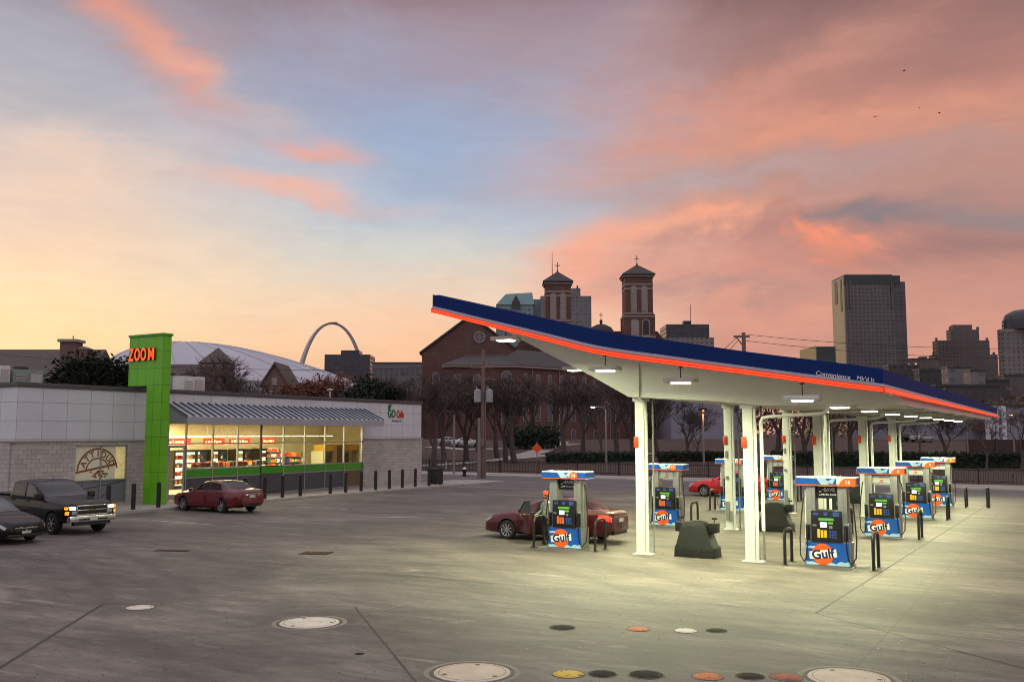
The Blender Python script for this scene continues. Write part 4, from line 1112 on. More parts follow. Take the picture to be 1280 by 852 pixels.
def wheel(parent,x,y,r,wd=.21,spokes=9):
    s=1 if y>0 else -1
    t=thing('wheel',None,None,(x,y,r)); t.parent=parent
    m=MB(); prof=[(r*.66,-wd/2),(r*.90,-wd/2),(r*.985,-wd*.38),(r,-wd*.2),(r,wd*.2),(r*.985,wd*.38),(r*.90,wd/2),(r*.66,wd/2)]
    m.lathe(prof,28,axis='y'); m.build('tyre',[tyre_m],t)
    m=MB(); yo=s*wd*.42
    m.lathe([(r*.60,yo-s*.05),(r*.62,yo),(r*.69,yo+s*.012),(r*.70,yo-s*.03)],28,axis='y')
    m.cyl((0,yo-s*.02,0),(0,yo+s*.006,0),r*.16,n=12)
    for k in range(spokes):
        a=2*PI*k/spokes; ca,sa=math.cos(a),math.sin(a)
        w0,w1=r*.055,r*.085
        P=[(r*.12,-w0),(r*.63,-w1),(r*.63,w1),(r*.12,w0)]
        m.quad([(u*ca-v*sa,yo+s*.004-s*.012*(u/r),u*sa+v*ca) for u,v in P],0)
    m.build('rim',[rim_m],t)
    m=MB(); m.cyl((0,yo-s*.09,0),(0,yo-s*.06,0),r*.66,n=20); m.build('spoke_backing',[well_m],t)  # black backing disc for the dark behind the spokes
    return t
SED=dict(zt=[(2.47,.60),(2.42,.68),(2.25,.77),(1.9,.86),(1.35,.955),(1.1,.99),(.95,1.02),(.2,1.38),(-.1,1.435),(-.6,1.44),(-1.0,1.39),(-1.75,1.115),(-1.9,1.09),(-2.25,1.06),(-2.42,1.0),(-2.47,.92)],
 zs=[(2.47,.54),(2.25,.68),(1.9,.76),(1.2,.87),(0,.93),(-1.6,.97),(-2.3,.94),(-2.47,.84)],
 zb=[(2.47,.36),(2.3,.22),(1.4,.19),(-1.4,.20),(-2.2,.28),(-2.47,.44)],
 w=[(2.47,.50),(2.43,.64),(2.32,.76),(2.05,.86),(1.5,.905),(0,.92),(-1.5,.905),(-2.1,.85),(-2.38,.75),(-2.44,.68),(-2.47,.60)])
def stretch(d,k,dz=1.): return {a:[(x*k,v*(dz if a!='w' else 1)) for x,v in L] for a,L in d.items()}
def sedan(name,label,paint,loc,rotz,k=1.,dz=1.,open_door=False,lit_tail=False,detail=True,wr=.325,glassm=None,group=None,hl=None,plate_text=None):
    t=thing(name,label,'car',loc,rotz,group)
    c=Car(**stretch(SED,k,dz)); gm=glassm or cglass
    wx=(1.42*k,-1.38*k); wy=.80
    body=c.body('body',paint,t,[(x,y) for x in wx for y in (wy,-wy)],wr)
    for x in wx:
        for y in (wy,-wy): wheel(t,x,y,wr)
    c.cross('windshield',1.0*k,.22*k,8.0,lglass,t,x0c=1.08*k,x1c=.10*k)
    c.cross('rear_window',-1.02*k,-1.74*k,8.05,gm,t,x0c=-.92*k,x1c=-1.80*k)
    for sd in (1,-1):
        # front & rear side windows, doors
        def door(xa,xb,win,opened=False):
            if not opened:
                c.patch('gap',[(xa+.012,1.9),(xb-.012,1.9),(xb-.012,6.95),(xa+.012,6.95)],seam_m,body,sd,.002,10,8)
                d=c.patch('door',[(xa,1.95),(xb,1.95),(xb,6.9),(xa,6.9)],paint,t,sd,.005,12,10)
                c.patch('side_window',win,gm,d,sd,.009,8,4)
                q=c.P(xb+.16,5.6,sd)+c.N(xb+.16,5.6,sd)*.018
                m=MB(); m.box(q.x-.09,q.y-.014,q.z-.018,q.x+.09,q.y+.014,q.z+.018); m.build('handle',[paint],d,bevel=.006)
            return
        w1=[(.80*k,7.15),(-.34*k,7.1),(-.34*k,7.95),(.22*k,7.9)]
        w2=[(-.42*k,7.1),(-1.45*k,7.15),(-1.02*k,7.9),(-.42*k,7.95)]
        if open_door and sd==1:
            # doorway: black patch painted for the dark cabin; opened leaf hinged in front
            c.patch('doorway_dark',[(.86*k,2.0),(-.36*k,2.0),(-.36*k,7.9),(.24*k,7.9)],well_m,t,sd,.003,10,8)
            hx=.95*k; hy=c.w(.9*k)*.985
            dt=thing('door',None,None,(hx,hy,0),R(-40)); dt.parent=t
            L=1.24*k
            m=MB(); pr=[(-.02,.30),(-L,.30),(-L-.02,.62),(-L+.02,.95),(-.02,.92)]
            m.prism(pr,-.05,.055,'y',0); m.build('outer_skin',[paint],dt,bevel=.02)
            m=MB(); m.prism([(-.06,.34),(-L+.06,.34),(-L+.05,.9),(-.06,.87)],-.085,-.052,'y',0); m.box(-L+.2,-.13,.58,-.3,-.086,.66); ip=m.build('inner_panel',[skin_tan],dt)
            m=MB(); m.cyl((-.2,-.088,.45),(-.2,-.092,.45),.07,n=12); m.cyl((-.22,-.088,.68),(-.22,-.092,.68),.045,n=12); m.build('speaker',[grey_box],ip)
            m=MB(); m.tube([(-.05,0,.94),(-.62*k,0,1.33),(-L+.12,0,1.38),(-L+.02,0,.97)],.022,6); fr=m.build('window_frame',[trim_m],dt)
            m=MB(); m.quad([(-.08,0,.95),(-.62*k,0,1.32),(-L+.13,0,1.37),(-L+.04,0,.97)],0); m.build('side_window',[lglass],fr)
        else: door(.92*k,-.37*k,w1)
        door(-.39*k,-1.28*k,w2)
        hlp=c.patch('headlight',[(2.12*k,5.0),(2.40*k,4.1),(2.41*k,5.6),(2.0*k,6.3)],hl or hl_m,t,sd,.006,6,4)
        c.patch('taillight',[(-2.0*k,4.4),(-2.44*k,4.1),(-2.43*k,6.0),(-2.05*k,6.0)],tail_lit if lit_tail else tail_m,t,sd,.006,6,4)
        q=c.P(.83*k,6.9,sd); m=MB(); m.box(q.x-.05,q.y-.02 if sd>0 else q.y-.17,q.z+.02,q.x+.07,q.y+.17 if sd>0 else q.y+.02,q.z+.14); m.build('side_mirror',[paint],t,bevel=.03)
        c.patch('sill_trim',[(1.0*k,1.15),(-1.0*k,1.15),(-1.0*k,1.9),(1.0*k,1.9)],trim_m,body,sd,.004,10,2)
    for sd in (1,-1):
        c.patch('hood_seam',[(2.2*k,7.3),(1.14*k,7.05),(1.14*k,7.12),(2.2*k,7.4)],seam_m,body,sd,.003,10,1)
        c.patch('trunk_seam',[(-1.86*k,7.25),(-2.38*k,7.25),(-2.38*k,7.4),(-1.86*k,7.4)],seam_m,body,sd,.003,6,1)
        c.patch('window_trim',[(.98*k,6.86),(-1.5*k,6.86),(-1.5*k,6.97),(.98*k,6.97)],chrome,body,sd,.010,14,1)
    xf=2.47*k; z=c.zb(xf)
    m=MB(); m.box(xf-.06,-.38,.40*dz,xf+.012,.38,.52*dz); 
    m.build('grille',[trim_m],t,bevel=.01)
    m=MB(); m.box(xf-.03,-.40,.525*dz,xf+.018,.40,.55*dz); m.box(xf-.03,-.015,.42*dz,xf+.022,.015,.5*dz); m.build('grille_bar',[chrome],t)
    m=MB(); m.box(xf-.2,-.62,.24,xf-.02,.62,.34); m.build('lower_grille',[trim_m],t,bevel=.02)
    m=MB(); m.box(xf+.02,-.155,.36,xf+.03,.155,.44); m.build('license_plate',[plate_m],t)
    xr=-2.47*k
    m=MB(); m.box(xr-.012,-.16,.70,xr+.03,.16,.82); m.build('license_plate',[plate_m],t)
    m=MB(); m.box(xr-.016,-.5,.86,xr+.05,.5,.89); m.build('trunk_bar',[chrome],t)
    m=MB(); m.box(xr-.02,-.58,.40,xr+.1,.58,.55); m.build('rear_bumper',[paint],t,bevel=.03)
    m=MB(); m.box(xr+.02,-.52,.30,xr+.2,.52,.40); m.build('rear_valance',[trim_m],t)
    return t
burg=mat('paint_burgundy',(98,13,28),.45,0,var=.06,coat=1.,spec=.2); maroon=mat('paint_maroon',(66,8,17),.45,0,var=.06,coat=1.,spec=.2); dkm=mat('paint_dark',(22,14,18),.45,0,var=.06,coat=.6,spec=.1); redp=mat('paint_red',(196,22,30),.24,.2,var=.05,coat=.8)
silverp=mat('paint_silver',(150,150,152),.3,.5,var=.05,coat=.5); whitep=mat('paint_white',(200,200,200),.3,.05,var=.04,coat=.5)
sedan('maroon_sedan','dark burgundy sedan with its driver door open behind the nearest left dispenser',maroon,(-15.55,29.45,.004),PI,1.0,1.0,open_door=True,lit_tail=True)
sedan('red_sedan','wine red sedan nosed in at the store door',burg,(-35.0,32.2,.002),R(175),1.,1.0)
sedan('bright_red_car','bright red car behind the rear pumps',redp,(-17.2,54.6,.004),PI,1.0,1.0)
sedan('dark_sedan','dark sedan cut by the left edge, parked in front of the pickup',dkm,(-32.3,19.3,.002),R(0),1.0,1.0)
# far parked cars behind the street
for px,D,mt,lab,rz in ((584,150,whitep,'white car parked in the park road behind the utility pole',.2),(563,152,silverp,'silver car parked behind the bare trunks left of the utility pole',.2),
                       (1150,165,silverp,'silver car parked beyond the hedge behind the rear dispensers',.5),(1128,168,dkm,'dark car parked beyond the hedge left of the silver car',.5)):
    x,y=spot(px,D); sedan('parked_car',lab,mt,(x,y,terr(x,y)+.02),YAW+rz,1.0,1.0)
# pickup
TRK=dict(zt=[(2.92,.98),(2.88,1.08),(2.7,1.16),(1.6,1.24),(1.42,1.28),(1.3,1.33),(.62,1.80),(.35,1.87),(-.2,1.90),(-.78,1.88),(-.92,1.80),(-1.02,1.40),(-1.10,1.30),(-2.8,1.31),(-2.92,1.29)],
 zs=[(2.92,.90),(2.7,1.07),(1.4,1.16),(-.9,1.20),(-1.2,1.26),(-2.92,1.25)],
 zb=[(2.92,.52),(2.6,.42),(-2.4,.44),(-2.92,.6)],
 w=[(2.92,.84),(2.86,.93),(2.6,.97),(1.5,.99),(-2.7,.99),(-2.9,.96),(-2.92,.94)])
def pickup(loc,rotz):
    t=thing('pickup_truck','dark pickup truck with its headlights on, standing before the store poster','truck',loc,rotz)
    c=Car(**TRK,ry=(.97,.86,.60)); pk=mat('paint_pickup',(14,15,20),.45,0,var=.06,coat=.55,spec=.1)
    r=.39; wx=(1.95,-1.72); wy=.86
    body=c.body('body',pk,t,[(x,y) for x in wx for y in (wy,-wy)],r)
    for x in wx:
        for y in (wy,-wy): wheel(t,x,y,r,.26,6)
    c.cross('windshield',1.30,.66,8.0,cglass,t,x0c=1.36,x1c=.58)
    c.cross('rear_window',-.94,-1.0,8.6,cglass,t)
    for sd in (1,-1):
        for xa,xb,win in ((1.28,.12,[(1.10,7.12),(.16,7.12),(.16,7.95),(.62,7.9)]),(.10,-.90,[(.05,7.12),(-.80,7.12),(-.78,7.9),(.05,7.95)])):
            c.patch('gap',[(xa+.012,1.9),(xb-.012,1.9),(xb-.012,6.95),(xa+.012,6.95)],seam_m,body,sd,.002,10,8)
            d=c.patch('door',[(xa,1.95),(xb,1.95),(xb,6.9),(xa,6.9)],pk,t,sd,.005,12,10)
            c.patch('side_window',win,cglass if xb<0 else lglass,d,sd,.009,8,4)
            q=c.P(xb+.18,5.5,sd)+c.N(xb+.18,5.5,sd)*.02; m=MB(); m.box(q.x-.1,q.y-.015,q.z-.02,q.x+.1,q.y+.015,q.z+.02); m.build('handle',[pk],d,bevel=.006)
        q=c.P(1.12,6.9,sd); m=MB(); m.box(q.x-.06,q.y-.02 if sd>0 else q.y-.24,q.z+.02,q.x+.09,q.y+.24 if sd>0 else q.y+.02,q.z+.24); m.build('side_mirror',[trim_m],t,bevel=.04)
        y0,y1=(.63,.85) if sd>0 else (-.85,-.63)
        m=MB(); m.box(2.80,y0,.89,2.935,y1,1.01); m.build('headlight',[hl_lit],t,bevel=.02)
        yy=(.80,.95) if sd>0 else (-.95,-.80)
        m=MB(); m.box(2.62,yy[0]+(.03 if sd>0 else 0),.72,2.90,yy[1]-(0 if sd>0 else .03),.84); m.box(2.7,yy[0]+.06*(1 if sd>0 else 0),.90,2.86,yy[1]+.03*sd-(0 if sd>0 else .0),1.0); m.build('turn_signal',[amber_lit],t,bevel=.015)
        m=MB(); a,b=(.60,.78) if sd>0 else (-.78,-.60); m.box(2.8,a,.72,2.932,b,.85); m.build('lower_lamp',[hl_m],t,bevel=.015)
        c.patch('taillight',[(-2.8,5.0),(-2.915,5.0),(-2.915,6.0),(-2.8,6.0)],tail_m,t,sd,.006,3,3)
        m=MB(); a,b=(.30,.55) if sd>0 else (-.55,-.30)
        c.patch('arch_trim',[(2.5,1.2),(1.4,1.2),(1.4,1.9),(2.5,1.9)],trim_m,body,sd,-.02,6,2)
    m=MB(); m.box(2.84,-.58,.72,2.93,.58,1.02); m.build('grille',[trim_m],t)
    m=MB(); m.box(2.86,-.60,1.0,2.95,.60,1.05); m.box(2.86,-.60,.85,2.945,.60,.89); m.box(2.86,-.60,.685,2.945,.60,.72); m.box(2.86,-.60,.72,2.94,-.575,1.0); m.box(2.86,.575,.72,2.94,.60,1.0); m.build('grille_bar',[chrome],t,bevel=.008)
    m=MB(); m.box(2.80,-.9,.46,3.03,.9,.68); bp=m.build('front_bumper',[chrome],t,bevel=.04)
    m=MB(); m.box(3.031,-.55,.52,3.04,.55,.57); m.box(2.8,-.7,.34,2.98,.7,.455); m.build('air_intake',[trim_m],bp)
    m=MB(); m.box(3.041,-.155,.50,3.052,.155,.64); m.build('license_plate',[plate_m],bp)
    m=MB(); m.box(2.94,-.13,.855,2.958,.13,.888); m.build('emblem',[mat('emblem_gold',(150,120,60),.35,.7)],t)
    m=MB(); m.box(-2.8,-.84,1.318,-1.16,.84,1.335); m.build('bed_dark_sheet',[trim_m],t)  # dark sheet painted in for the shaded inside of the open bed
    m=MB(); m.box(-3.02,-.85,.48,-2.86,.85,.66); m.build('rear_bumper',[chrome],t,bevel=.03)
    m=MB(); m.cyl((.3,0,1.89),(.22,0,2.02),.02,.01,n=6); m.build('antenna',[trim_m],t)
    return t
pickup((-33.75,22.66,.002),R(-4))
# ------------------------------------------------------------------ person by the nearest left dispenser
def person(loc,rotz):
    t=thing('person','person in an orange knit cap and light grey jacket standing behind the nearest left dispenser','person',loc,rotz)
    V=[(0,0,.93),(0,0,1.12),(0,.0,1.30),(0,.0,1.42),(0,.01,1.50),(0,.02,1.56),(0,.03,1.66),   # 0-6 spine, neck, head
       (.10,0,.88),(.12,.01,.50),(.12,-.03,.10),(.13,.10,.04), (-.10,0,.88),(-.12,.01,.50),(-.12,-.03,.10),(-.13,.10,.04),
       (.19,0,1.40),(.24,.02,1.13),(.22,.22,1.02),(.21,.29,1.01), (-.19,0,1.40),(-.25,-.02,1.13),(-.24,.08,.90),(-.24,.11,.83)]
    E=[(0,1),(1,2),(2,3),(3,4),(4,5),(5,6),(0,7),(7,8),(8,9),(9,10),(0,11),(11,12),(12,13),(13,14),(3,15),(15,16),(16,17),(17,18),(3,19),(19,20),(20,21),(21,22)]
    rad=[.155,.15,.165,.13,.06,.062,.085,.10,.07,.05,.045,.10,.07,.05,.045,.075,.055,.042,.036,.075,.055,.042,.036]
    me=bpy.data.meshes.new('body')
    # fingers
    for h,d in ((18,Vector((0,.9,-.1))),(22,Vector((0,.25,-.9)))):
        base_=Vector(V[h])
        sx=1 if V[h][0]>0 else -1
        side=Vector((1,0,0))
        for k,l in enumerate((.062,.075,.07,.055)):
            p=base_+d*.035+side*(.021*(k-1.5)); i=len(V)
            V.append(tuple(p)); V.append(tuple(p+d*l*.55)); V.append(tuple(p+d*l+Vector((0,.0,-.018))))
            E+=[(h,i),(i,i+1),(i+1,i+2)]; rad+=[.011,.009,.008]
        i=len(V); p=base_-side*sx*.03; V.append(tuple(p)); V.append(tuple(p+d*.04-side*sx*.015)); E+=[(h,i),(i,i+1)]; rad+=[.012,.009]
    me.from_pydata(V,E,[])
    o=obj('body',me); o.modifiers.new('s','SKIN')
    for v,r_ in zip(me.skin_vertices[0].data,rad): v.radius=(r_,r_*(.8 if r_>.12 else 1))
    me.skin_vertices[0].data[0].use_root=True
    sb=o.modifiers.new('u','SUBSURF'); sb.levels=1; sb.render_levels=1
    dg=bpy.context.evaluated_depsgraph_get(); dg.update()
    nm=bpy.data.meshes.new_from_object(o.evaluated_get(dg)); o.modifiers.clear(); o.data=nm
    ski=mat('skin',(176,124,98),.55,var=.08); jk=mat('jacket_grey',(150,150,146),.85,var=.45,scale=14); tr_=mat('trousers_dark',(40,44,56),.85,var=.15); sh=mat('shoe_dark',(28,26,26),.6)
    for x in (ski,jk,tr_,sh): nm.materials.append(x)
    for p in nm.polygons:
        c=p.center; p.use_smooth=True
        hand=(c.z<1.06 and c.y>.27) or (abs(c.x)>.19 and c.z<.87 and c.z>.6)
        p.material_index=0 if (c.z>1.50 or hand) else (3 if c.z<.09 else (2 if c.z<.90 and abs(c.x)<.21 else 1))
    o.parent=t
    m=MB(); m.ball((0,.03,1.665),.088,.10,.115,16); m.ball((0,.125,1.645),.016,.022,.026,8); m.ball((.087,.03,1.65),.012,.02,.03,8); m.ball((-.087,.03,1.65),.012,.02,.03,8); m.build('head',[ski],t)
    m=MB(); 
    for s in (-1,1): m.ball((s*.034,.112,1.672),.012,.012,.009,8)
    m.box(-.025,.118,1.60,.025,.126,1.607); m.build('eyes_and_mouth',[mat('eye_dark',(40,24,22),.4)],t)
    cap=mat('cap_orange',(240,80,24),.85,var=.1,scale=30,emit=(240,70,16),es=0)
    m=MB(); m.lathe([(.100,1.69),(.108,1.70),(.108,1.735),(.102,1.745),(.098,1.78),(.078,1.82),(.04,1.845),(.001,1.85)],20,(0,.025,0)); m.build('knit_cap',[cap],t)
    m=MB(); m.lathe([(.17,.90),(.185,.91),(.185,.98),(.175,1.0)],18); m.lathe([(.075,1.46),(.088,1.48),(.085,1.53),(.072,1.54)],16,(0,.012,0)); m.build('jacket_hem',[jk],t); t.scale=(.94,)*3
person((-15.10,27.98,0.004),R(160))
# ------------------------------------------------------------------ trees
bark=mat('bark',(84,70,68),.95,var=.25,scale=6,bmp=.5); barkl=mat('bark_light',(92,82,76),.95,var=.25,scale=6,bmp=.5)
def leafmat(name,cs):
    m,nt,b,tc=base(name); n=noi(nt,tc.outputs['Object'],.9,4,.7)
    nt.links.new(ramp(nt,n,[(.25+.5*i/(len(cs)-1),lin(c)) for i,c in enumerate(cs)]),b.inputs['Base Color'])
    b.inputs['Roughness'].default_value=.8; b.inputs['Specular IOR Level'].default_value=.2; return m
lf_dark=leafmat('leaf_dark',[(56,50,46),(78,66,56),(94,78,64)]); lf_brown=leafmat('leaf_brown',[(74,58,50),(98,76,64),(116,92,74)])
lf_rust=leafmat('leaf_rust',[(86,52,44),(116,70,52),(136,88,60)]); lf_green=leafmat('leaf_evergreen',[(32,42,34),(44,54,40),(60,66,46)])
def tree_mesh(seed,h,spread,trunk_r,levels,leaf,leaf_size,clear=.25,up=.35,leaf_keep=1.,n_split=3,lsize=1.):
    """returns (trunk mesh builder, crown mesh builder)"""
    rnd=random.Random(seed); tr=MB(); cr=MB(); tips=[]
    def branch(p,d,L,r,lv):
        n=3; pts=[p]; q=Vector(p); dd=Vector(d)
        for k in range(n):
            dd=(dd+Vector((rnd.uniform(-1,1),rnd.uniform(-1,1),rnd.uniform(-.6,1)))*.17).normalized(); q=q+dd*L/n; pts.append(q.copy())
        r1=r*.62
        m=tr if lv<2 else cr
        m.tube(pts,[r+(r1-r)*k/n for k in range(n+1)],7 if lv==0 else (5 if lv==1 else 3),0)
        if lv>=levels:
            tips.append((q,dd)); return
        k=n_split+(1 if rnd.random()<.4 else 0)
        a0=rnd.random()*6.28
        for i in range(k):
            a=a0+6.28*i/k+rnd.uniform(-.5,.5); o=dd.orthogonal().normalized(); o2=dd.cross(o)
            sp=spread*rnd.uniform(.6,1.25)
            nd=(dd*math.cos(sp)+(o*math.cos(a)+o2*math.sin(a))*math.sin(sp)+Vector((0,0,up*.35))).normalized()
            st=q if i<2 else pts[rnd.choice((2,3))]
            branch(st,nd,L*rnd.uniform(.58,.85),r1*.78,lv+1)
        if lv>=1 and rnd.random()<.6: tips.append((pts[2],dd))
    branch(Vector((0,0,0)),Vector((0,0,1)),h*clear,trunk_r,0)
    # fine twigs & leaves
    for (q,d) in tips:
        for i in range(7):
            nd=(d+Vector((rnd.uniform(-1,1),rnd.uniform(-1,1),rnd.uniform(-.5,.9)))*.8).normalized()
            L=h*.06*rnd.uniform(.5,1.4); e=q+nd*L
            cr.cyl(q,e,.013,.006,3,0,False)
            if leaf:
                for k in range(leaf):
                    if rnd.random()>leaf_keep: continue
                    c=q+(e-q)*rnd.uniform(.2,1.2)+Vector((rnd.gauss(0,1),rnd.gauss(0,1),rnd.gauss(0,1)))*leaf_size*.9
                    a=Vector((rnd.gauss(0,1),rnd.gauss(0,1),rnd.gauss(0,.7))).normalized(); b=a.orthogonal().normalized(); s=leaf_size*rnd.uniform(.5,1.1)
                    cr.quad([c-a*s,c+b*s*.55,c+a*s,c-b*s*.55],1)
    top=max(v[2] for v in cr.v)
    k=h/top
    for m in (tr,cr): m.v=[(x*k,y*k,z*k) for x,y,z in m.v]
    return tr,cr
KIND={}
def kind(name,seed,*a,bk_=bark,lm=lf_dark,**k):
    tr,cr=tree_mesh(seed,*a,**k)
    KIND[name]=(tr.mesh('trunk',[bk_],fix=False),cr.mesh('crown',[bk_,lm],fix=False),a[0])
kind('dense',11,9.5,.44,.20,4,3,.085,clear=.2,up=.8,leaf_keep=.2)
kind('dense2',23,10.5,.46,.2,4,3,.085,clear=.19,up=.65,leaf_keep=.2,lm=lf_brown)
kind('bare',5,8.,.62,.16,4,0,.2,clear=.22)
kind('bare2',19,9.,.5,.16,4,0,.2,clear=.28,bk_=barkl)
kind('rust',31,7.,.55,.14,4,6,.085,clear=.2,lm=lf_rust,leaf_keep=.8)
kind('evergreen',41,8.,.62,.18,4,9,.095,clear=.14,lm=lf_green,leaf_keep=.9)
def tree(name,k,px,D,h,label,rot=0,group='bare and thin leaved trees in the park',sx=1.,zb=None):
    x,y=spot(px,D); tm,cm,H=KIND[k]; s=h/H
    t=thing(name,label,'tree',(x,y,terr(x,y)-.05 if zb is None else zb),rot,group); t.scale=(s*sx,s*sx,s)
    obj('trunk',tm,t); obj('crown',cm,t); return t
TR=[('dense',543,104,9.5,'dark dense tree touching the right corner of the store'),('dense2',556,112,9.,'dark tree just right of the store, behind the floodlight pole'),
 ('dense',583,118,10.2,'dark thin leaved tree between the floodlight pole and the utility pole'),('dense2',622,124,10.,'brown thin leaved tree just right of the utility pole'),
 ('dense',632,116,9.,'dark tree in the lawn left of the orange road sign, second from the sign'),('dense2',644,112,9.8,'dark tree in the lawn left of the orange road sign, nearest the sign'),
 ('dense',664,150,10.,'dark tree in front of the red brick wing behind the orange sign'),('dense2',704,136,10.,'brown tree behind the hedge left of the tall street lamp'),
 ('dense',728,128,9.5,'dark tree behind the nearest left dispenser, left of the tall street lamp'),('dense2',770,132,10.5,'brown tree between the tall street lamp and the first column'),
 ('dense',790,118,9.2,'dark tree right behind the first white column'),('bare2',752,124,8.2,'bare grey tree beside the tall street lamp'),
 ('dense2',820,128,8.8,'thin brown tree right of the first white column'),('bare',858,122,7.6,'bare tree left of the orange lit lamp post, against the pale wall'),('bare2',872,118,6.6,'slim bare tree beside the orange lit lamp post'),
 ('dense',598,138,9.5,'dark tree behind the utility pole'),('dense2',690,158,9.6,'brown tree before the brick wing, right of the orange sign'),
 ('dense2',968,112,9.8,'brown tree seen between the second and third columns'),('dense',1004,110,9.8,'dark tree seen just left of the right columns'),('dense2',1060,112,9.6,'brown tree seen between the two rearmost column pairs'),
 ('bare',1085,106,7.4,'spreading bare tree behind the third right dispenser'),('bare',1182,104,7.2,'spreading bare tree right of the rearmost dispenser, before the pale wall'),('bare2',1148,118,7.2,'bare tree behind the parked cars beyond the hedge'),
 ('bare2',1228,96,6.4,'slim pale bare tree right of the rearmost dispenser'),('bare2',1272,96,7.2,'slim pale bare tree at the right edge'),('bare',1120,128,7.6,'bare tree left of the parked silver car beyond the hedge'),
 ('dense',930,116,9.8,'dark tree behind the second left column'),('dense',1038,120,9.8,'brown tree far behind the middle right columns')]
rr=random.Random(77)
for i,(k,px,D,h,lab) in enumerate(TR): tree('bare_tree' if 'bare' in k else 'park_tree',k,px,D,h*(1. if 'bare' in k else 1.12),lab,rr.random()*6,sx=rr.uniform(1.05,1.35))
G2='trees behind the store'
for k,px,D,h,lab in [('evergreen',105,92,11.8,'dark evergreen behind the store roof beside the brick chimneys'),('evergreen',128,96,12.2,'dark evergreen in the middle of the clump left of the green tower'),('evergreen',150,94,11.6,'dark evergreen just left of the green tower'),('evergreen',84,100,9.4,'low dark evergreen right below the tall brick chimney'),
  ('bare',292,120,13.6,'bare tree behind the store, right of the brick tower with the pyramid roof'),('bare2',272,118,12.,'bare tree in front of the brick tower with the pyramid roof'),
  ('rust',372,118,9.,'low rusty tree just right of the dark gable behind the store'),('rust',398,120,11.4,'rust coloured tree behind the store, left one of the tall pair'),('rust',424,122,11.8,'rust coloured tree behind the store, right one of the tall pair'),('evergreen',450,112,10.8,'dark evergreen right of the rusty trees'),('evergreen',474,110,9.6,'dark evergreen above the store cafe lettering'),
  ('dense2',492,124,11.,'brown tree behind the store cafe lettering'),('dense',512,112,10.4,'dark tree left of the church corner above the store'),('bare',320,112,9.2,'bare shrubby tree in front of the dark gable'),('rust',346,108,7.8,'small brown tree below the dark gable')]:
    tree('evergreen_tree' if k=='evergreen' else ('bare_tree' if 'bare' in k else 'autumn_tree'),k,px,D,h,lab,rr.random()*6,G2,sx=1.1)
# hedges and shrubs
def leafy(mb,x0,x1,y0,y1,z0,z1,n,s,seed,wob_=.25):
    rnd=random.Random(seed)
    for i in range(n):
        x=rnd.uniform(x0,x1); y=rnd.uniform(y0,y1); zt=z1-wob_*rnd.random()*(z1-z0)
        z=z0+(zt-z0)*(rnd.random()**.6)
        c=Vector((x,y,z)); a=Vector((rnd.gauss(0,1),rnd.gauss(0,1),rnd.gauss(0,.8))).normalized(); b=a.orthogonal().normalized(); q=s*rnd.uniform(.6,1.2)
        mb.quad([c-a*q,c+b*q*.6,c+a*q,c-b*q*.6],0)
def hedge(px0,px1,D0,D1,h,label,n=2600):
    (xa,ya),(xb,yb)=spot(px0,D0),spot(px1,D1); L=math.hypot(xb-xa,yb-ya)
    m=MB(); leafy(m,0,L,-.7,.7,0,h,n,.24,int(px0)); 
    m.box(.2,-.5,0,L-.2,.5,h*.8,0)
    o=m.build('hedge',[lf_green],fix=False,loc=(xa,ya,terr(xa,ya)-.05),rotz=math.atan2(yb-ya,xb-xa)); tag(o,label,'hedge')
hedge(684,800,112,118,1.4,'clipped dark hedge between the orange sign and the first column')
hedge(822,905,116,118,1.3,'clipped dark hedge right of the first column')
hedge(960,1290,108,100,1.7,'long dark hedge behind the right dispensers',5000)
m=MB(); leafy(m,-4,4,-2,2,0,3.6,2600,.26,91,.6); x,y=spot(666,145)
tag(m.build('round_shrub',[lf_green],fix=False,loc=(x,y,terr(x,y))),'big rounded dark shrub above the orange road sign','shrub')
# ------------------------------------------------------------------ street furniture
wood=mat('pole_wood',(122,98,88),.9,var=.2,scale=4,bmp=.4); steelp=mat('pole_steel',(120,112,108),.5,.4); conc=mat('pole_concrete',(136,122,116),.85)
def local(px,D): x,y=spot(px,D); return (x,y,terr(x,y))
D=78.4
t=thing('utility_pole','tall wooden utility pole carrying transformer cans','utility pole',local(604,D),YAW)
m=MB(); m.cyl((0,0,0),(0,0,10.5),.20,.13,12); m.build('pole',[wood],t)
m=MB(); m.box(-1.05,-.06,9.0,.9,.06,9.12); m.box(-.6,-.06,8.05,1.0,.06,8.15); m.build('crossarm',[wood],t)
for x in (-.44,.5):
    m=MB(); m.cyl((x,-.2,6.2),(x,-.2,7.15),.30,n=16); m.cyl((x,-.2,7.15),(x,-.2,7.28),.24,.08,16); m.cyl((x-.1,-.2,7.25),(x-.1,-.2,7.5),.035,n=6); m.build('transformer',[mat('transformer_grey',(150,150,152),.5)],t)
m=MB()
for x in (-.95,-.4,.3,.8): m.cyl((x,0,9.12),(x,0,9.32),.04,n=6)
m.build('insulator',[steelp],t)
m=MB(); m.tube([(.2,-.1,0),(.2,-.1,6),(.3,-.1,7.5)],.045,6); m.box(-.28,-.3,2.6,.1,-.15,3.3); m.build('conduit',[steelp],t)
t=thing('stub_pole','short pale pole standing close against the utility pole','pole',local(599,78),YAW); m=MB(); m.cyl((0,0,0),(0,0,4.9),.14,.11,10); m.build('pole',[conc],t)
t=thing('utility_pole','distant utility pole with crossarm rising behind the blue canopy edge','utility pole',local(931,96),YAW)
m=MB(); m.cyl((0,0,0),(0,0,13.8),.28,.20,10); m.build('pole',[wood],t)
m=MB(); m.box(-1.0,-.08,13.3,.6,.08,13.5); m.cyl((-.7,0,13.3),(-.05,0,12.4),.06,n=6); m.build('crossarm',[wood],t)
wm=mat('wire',(40,36,38),.6)
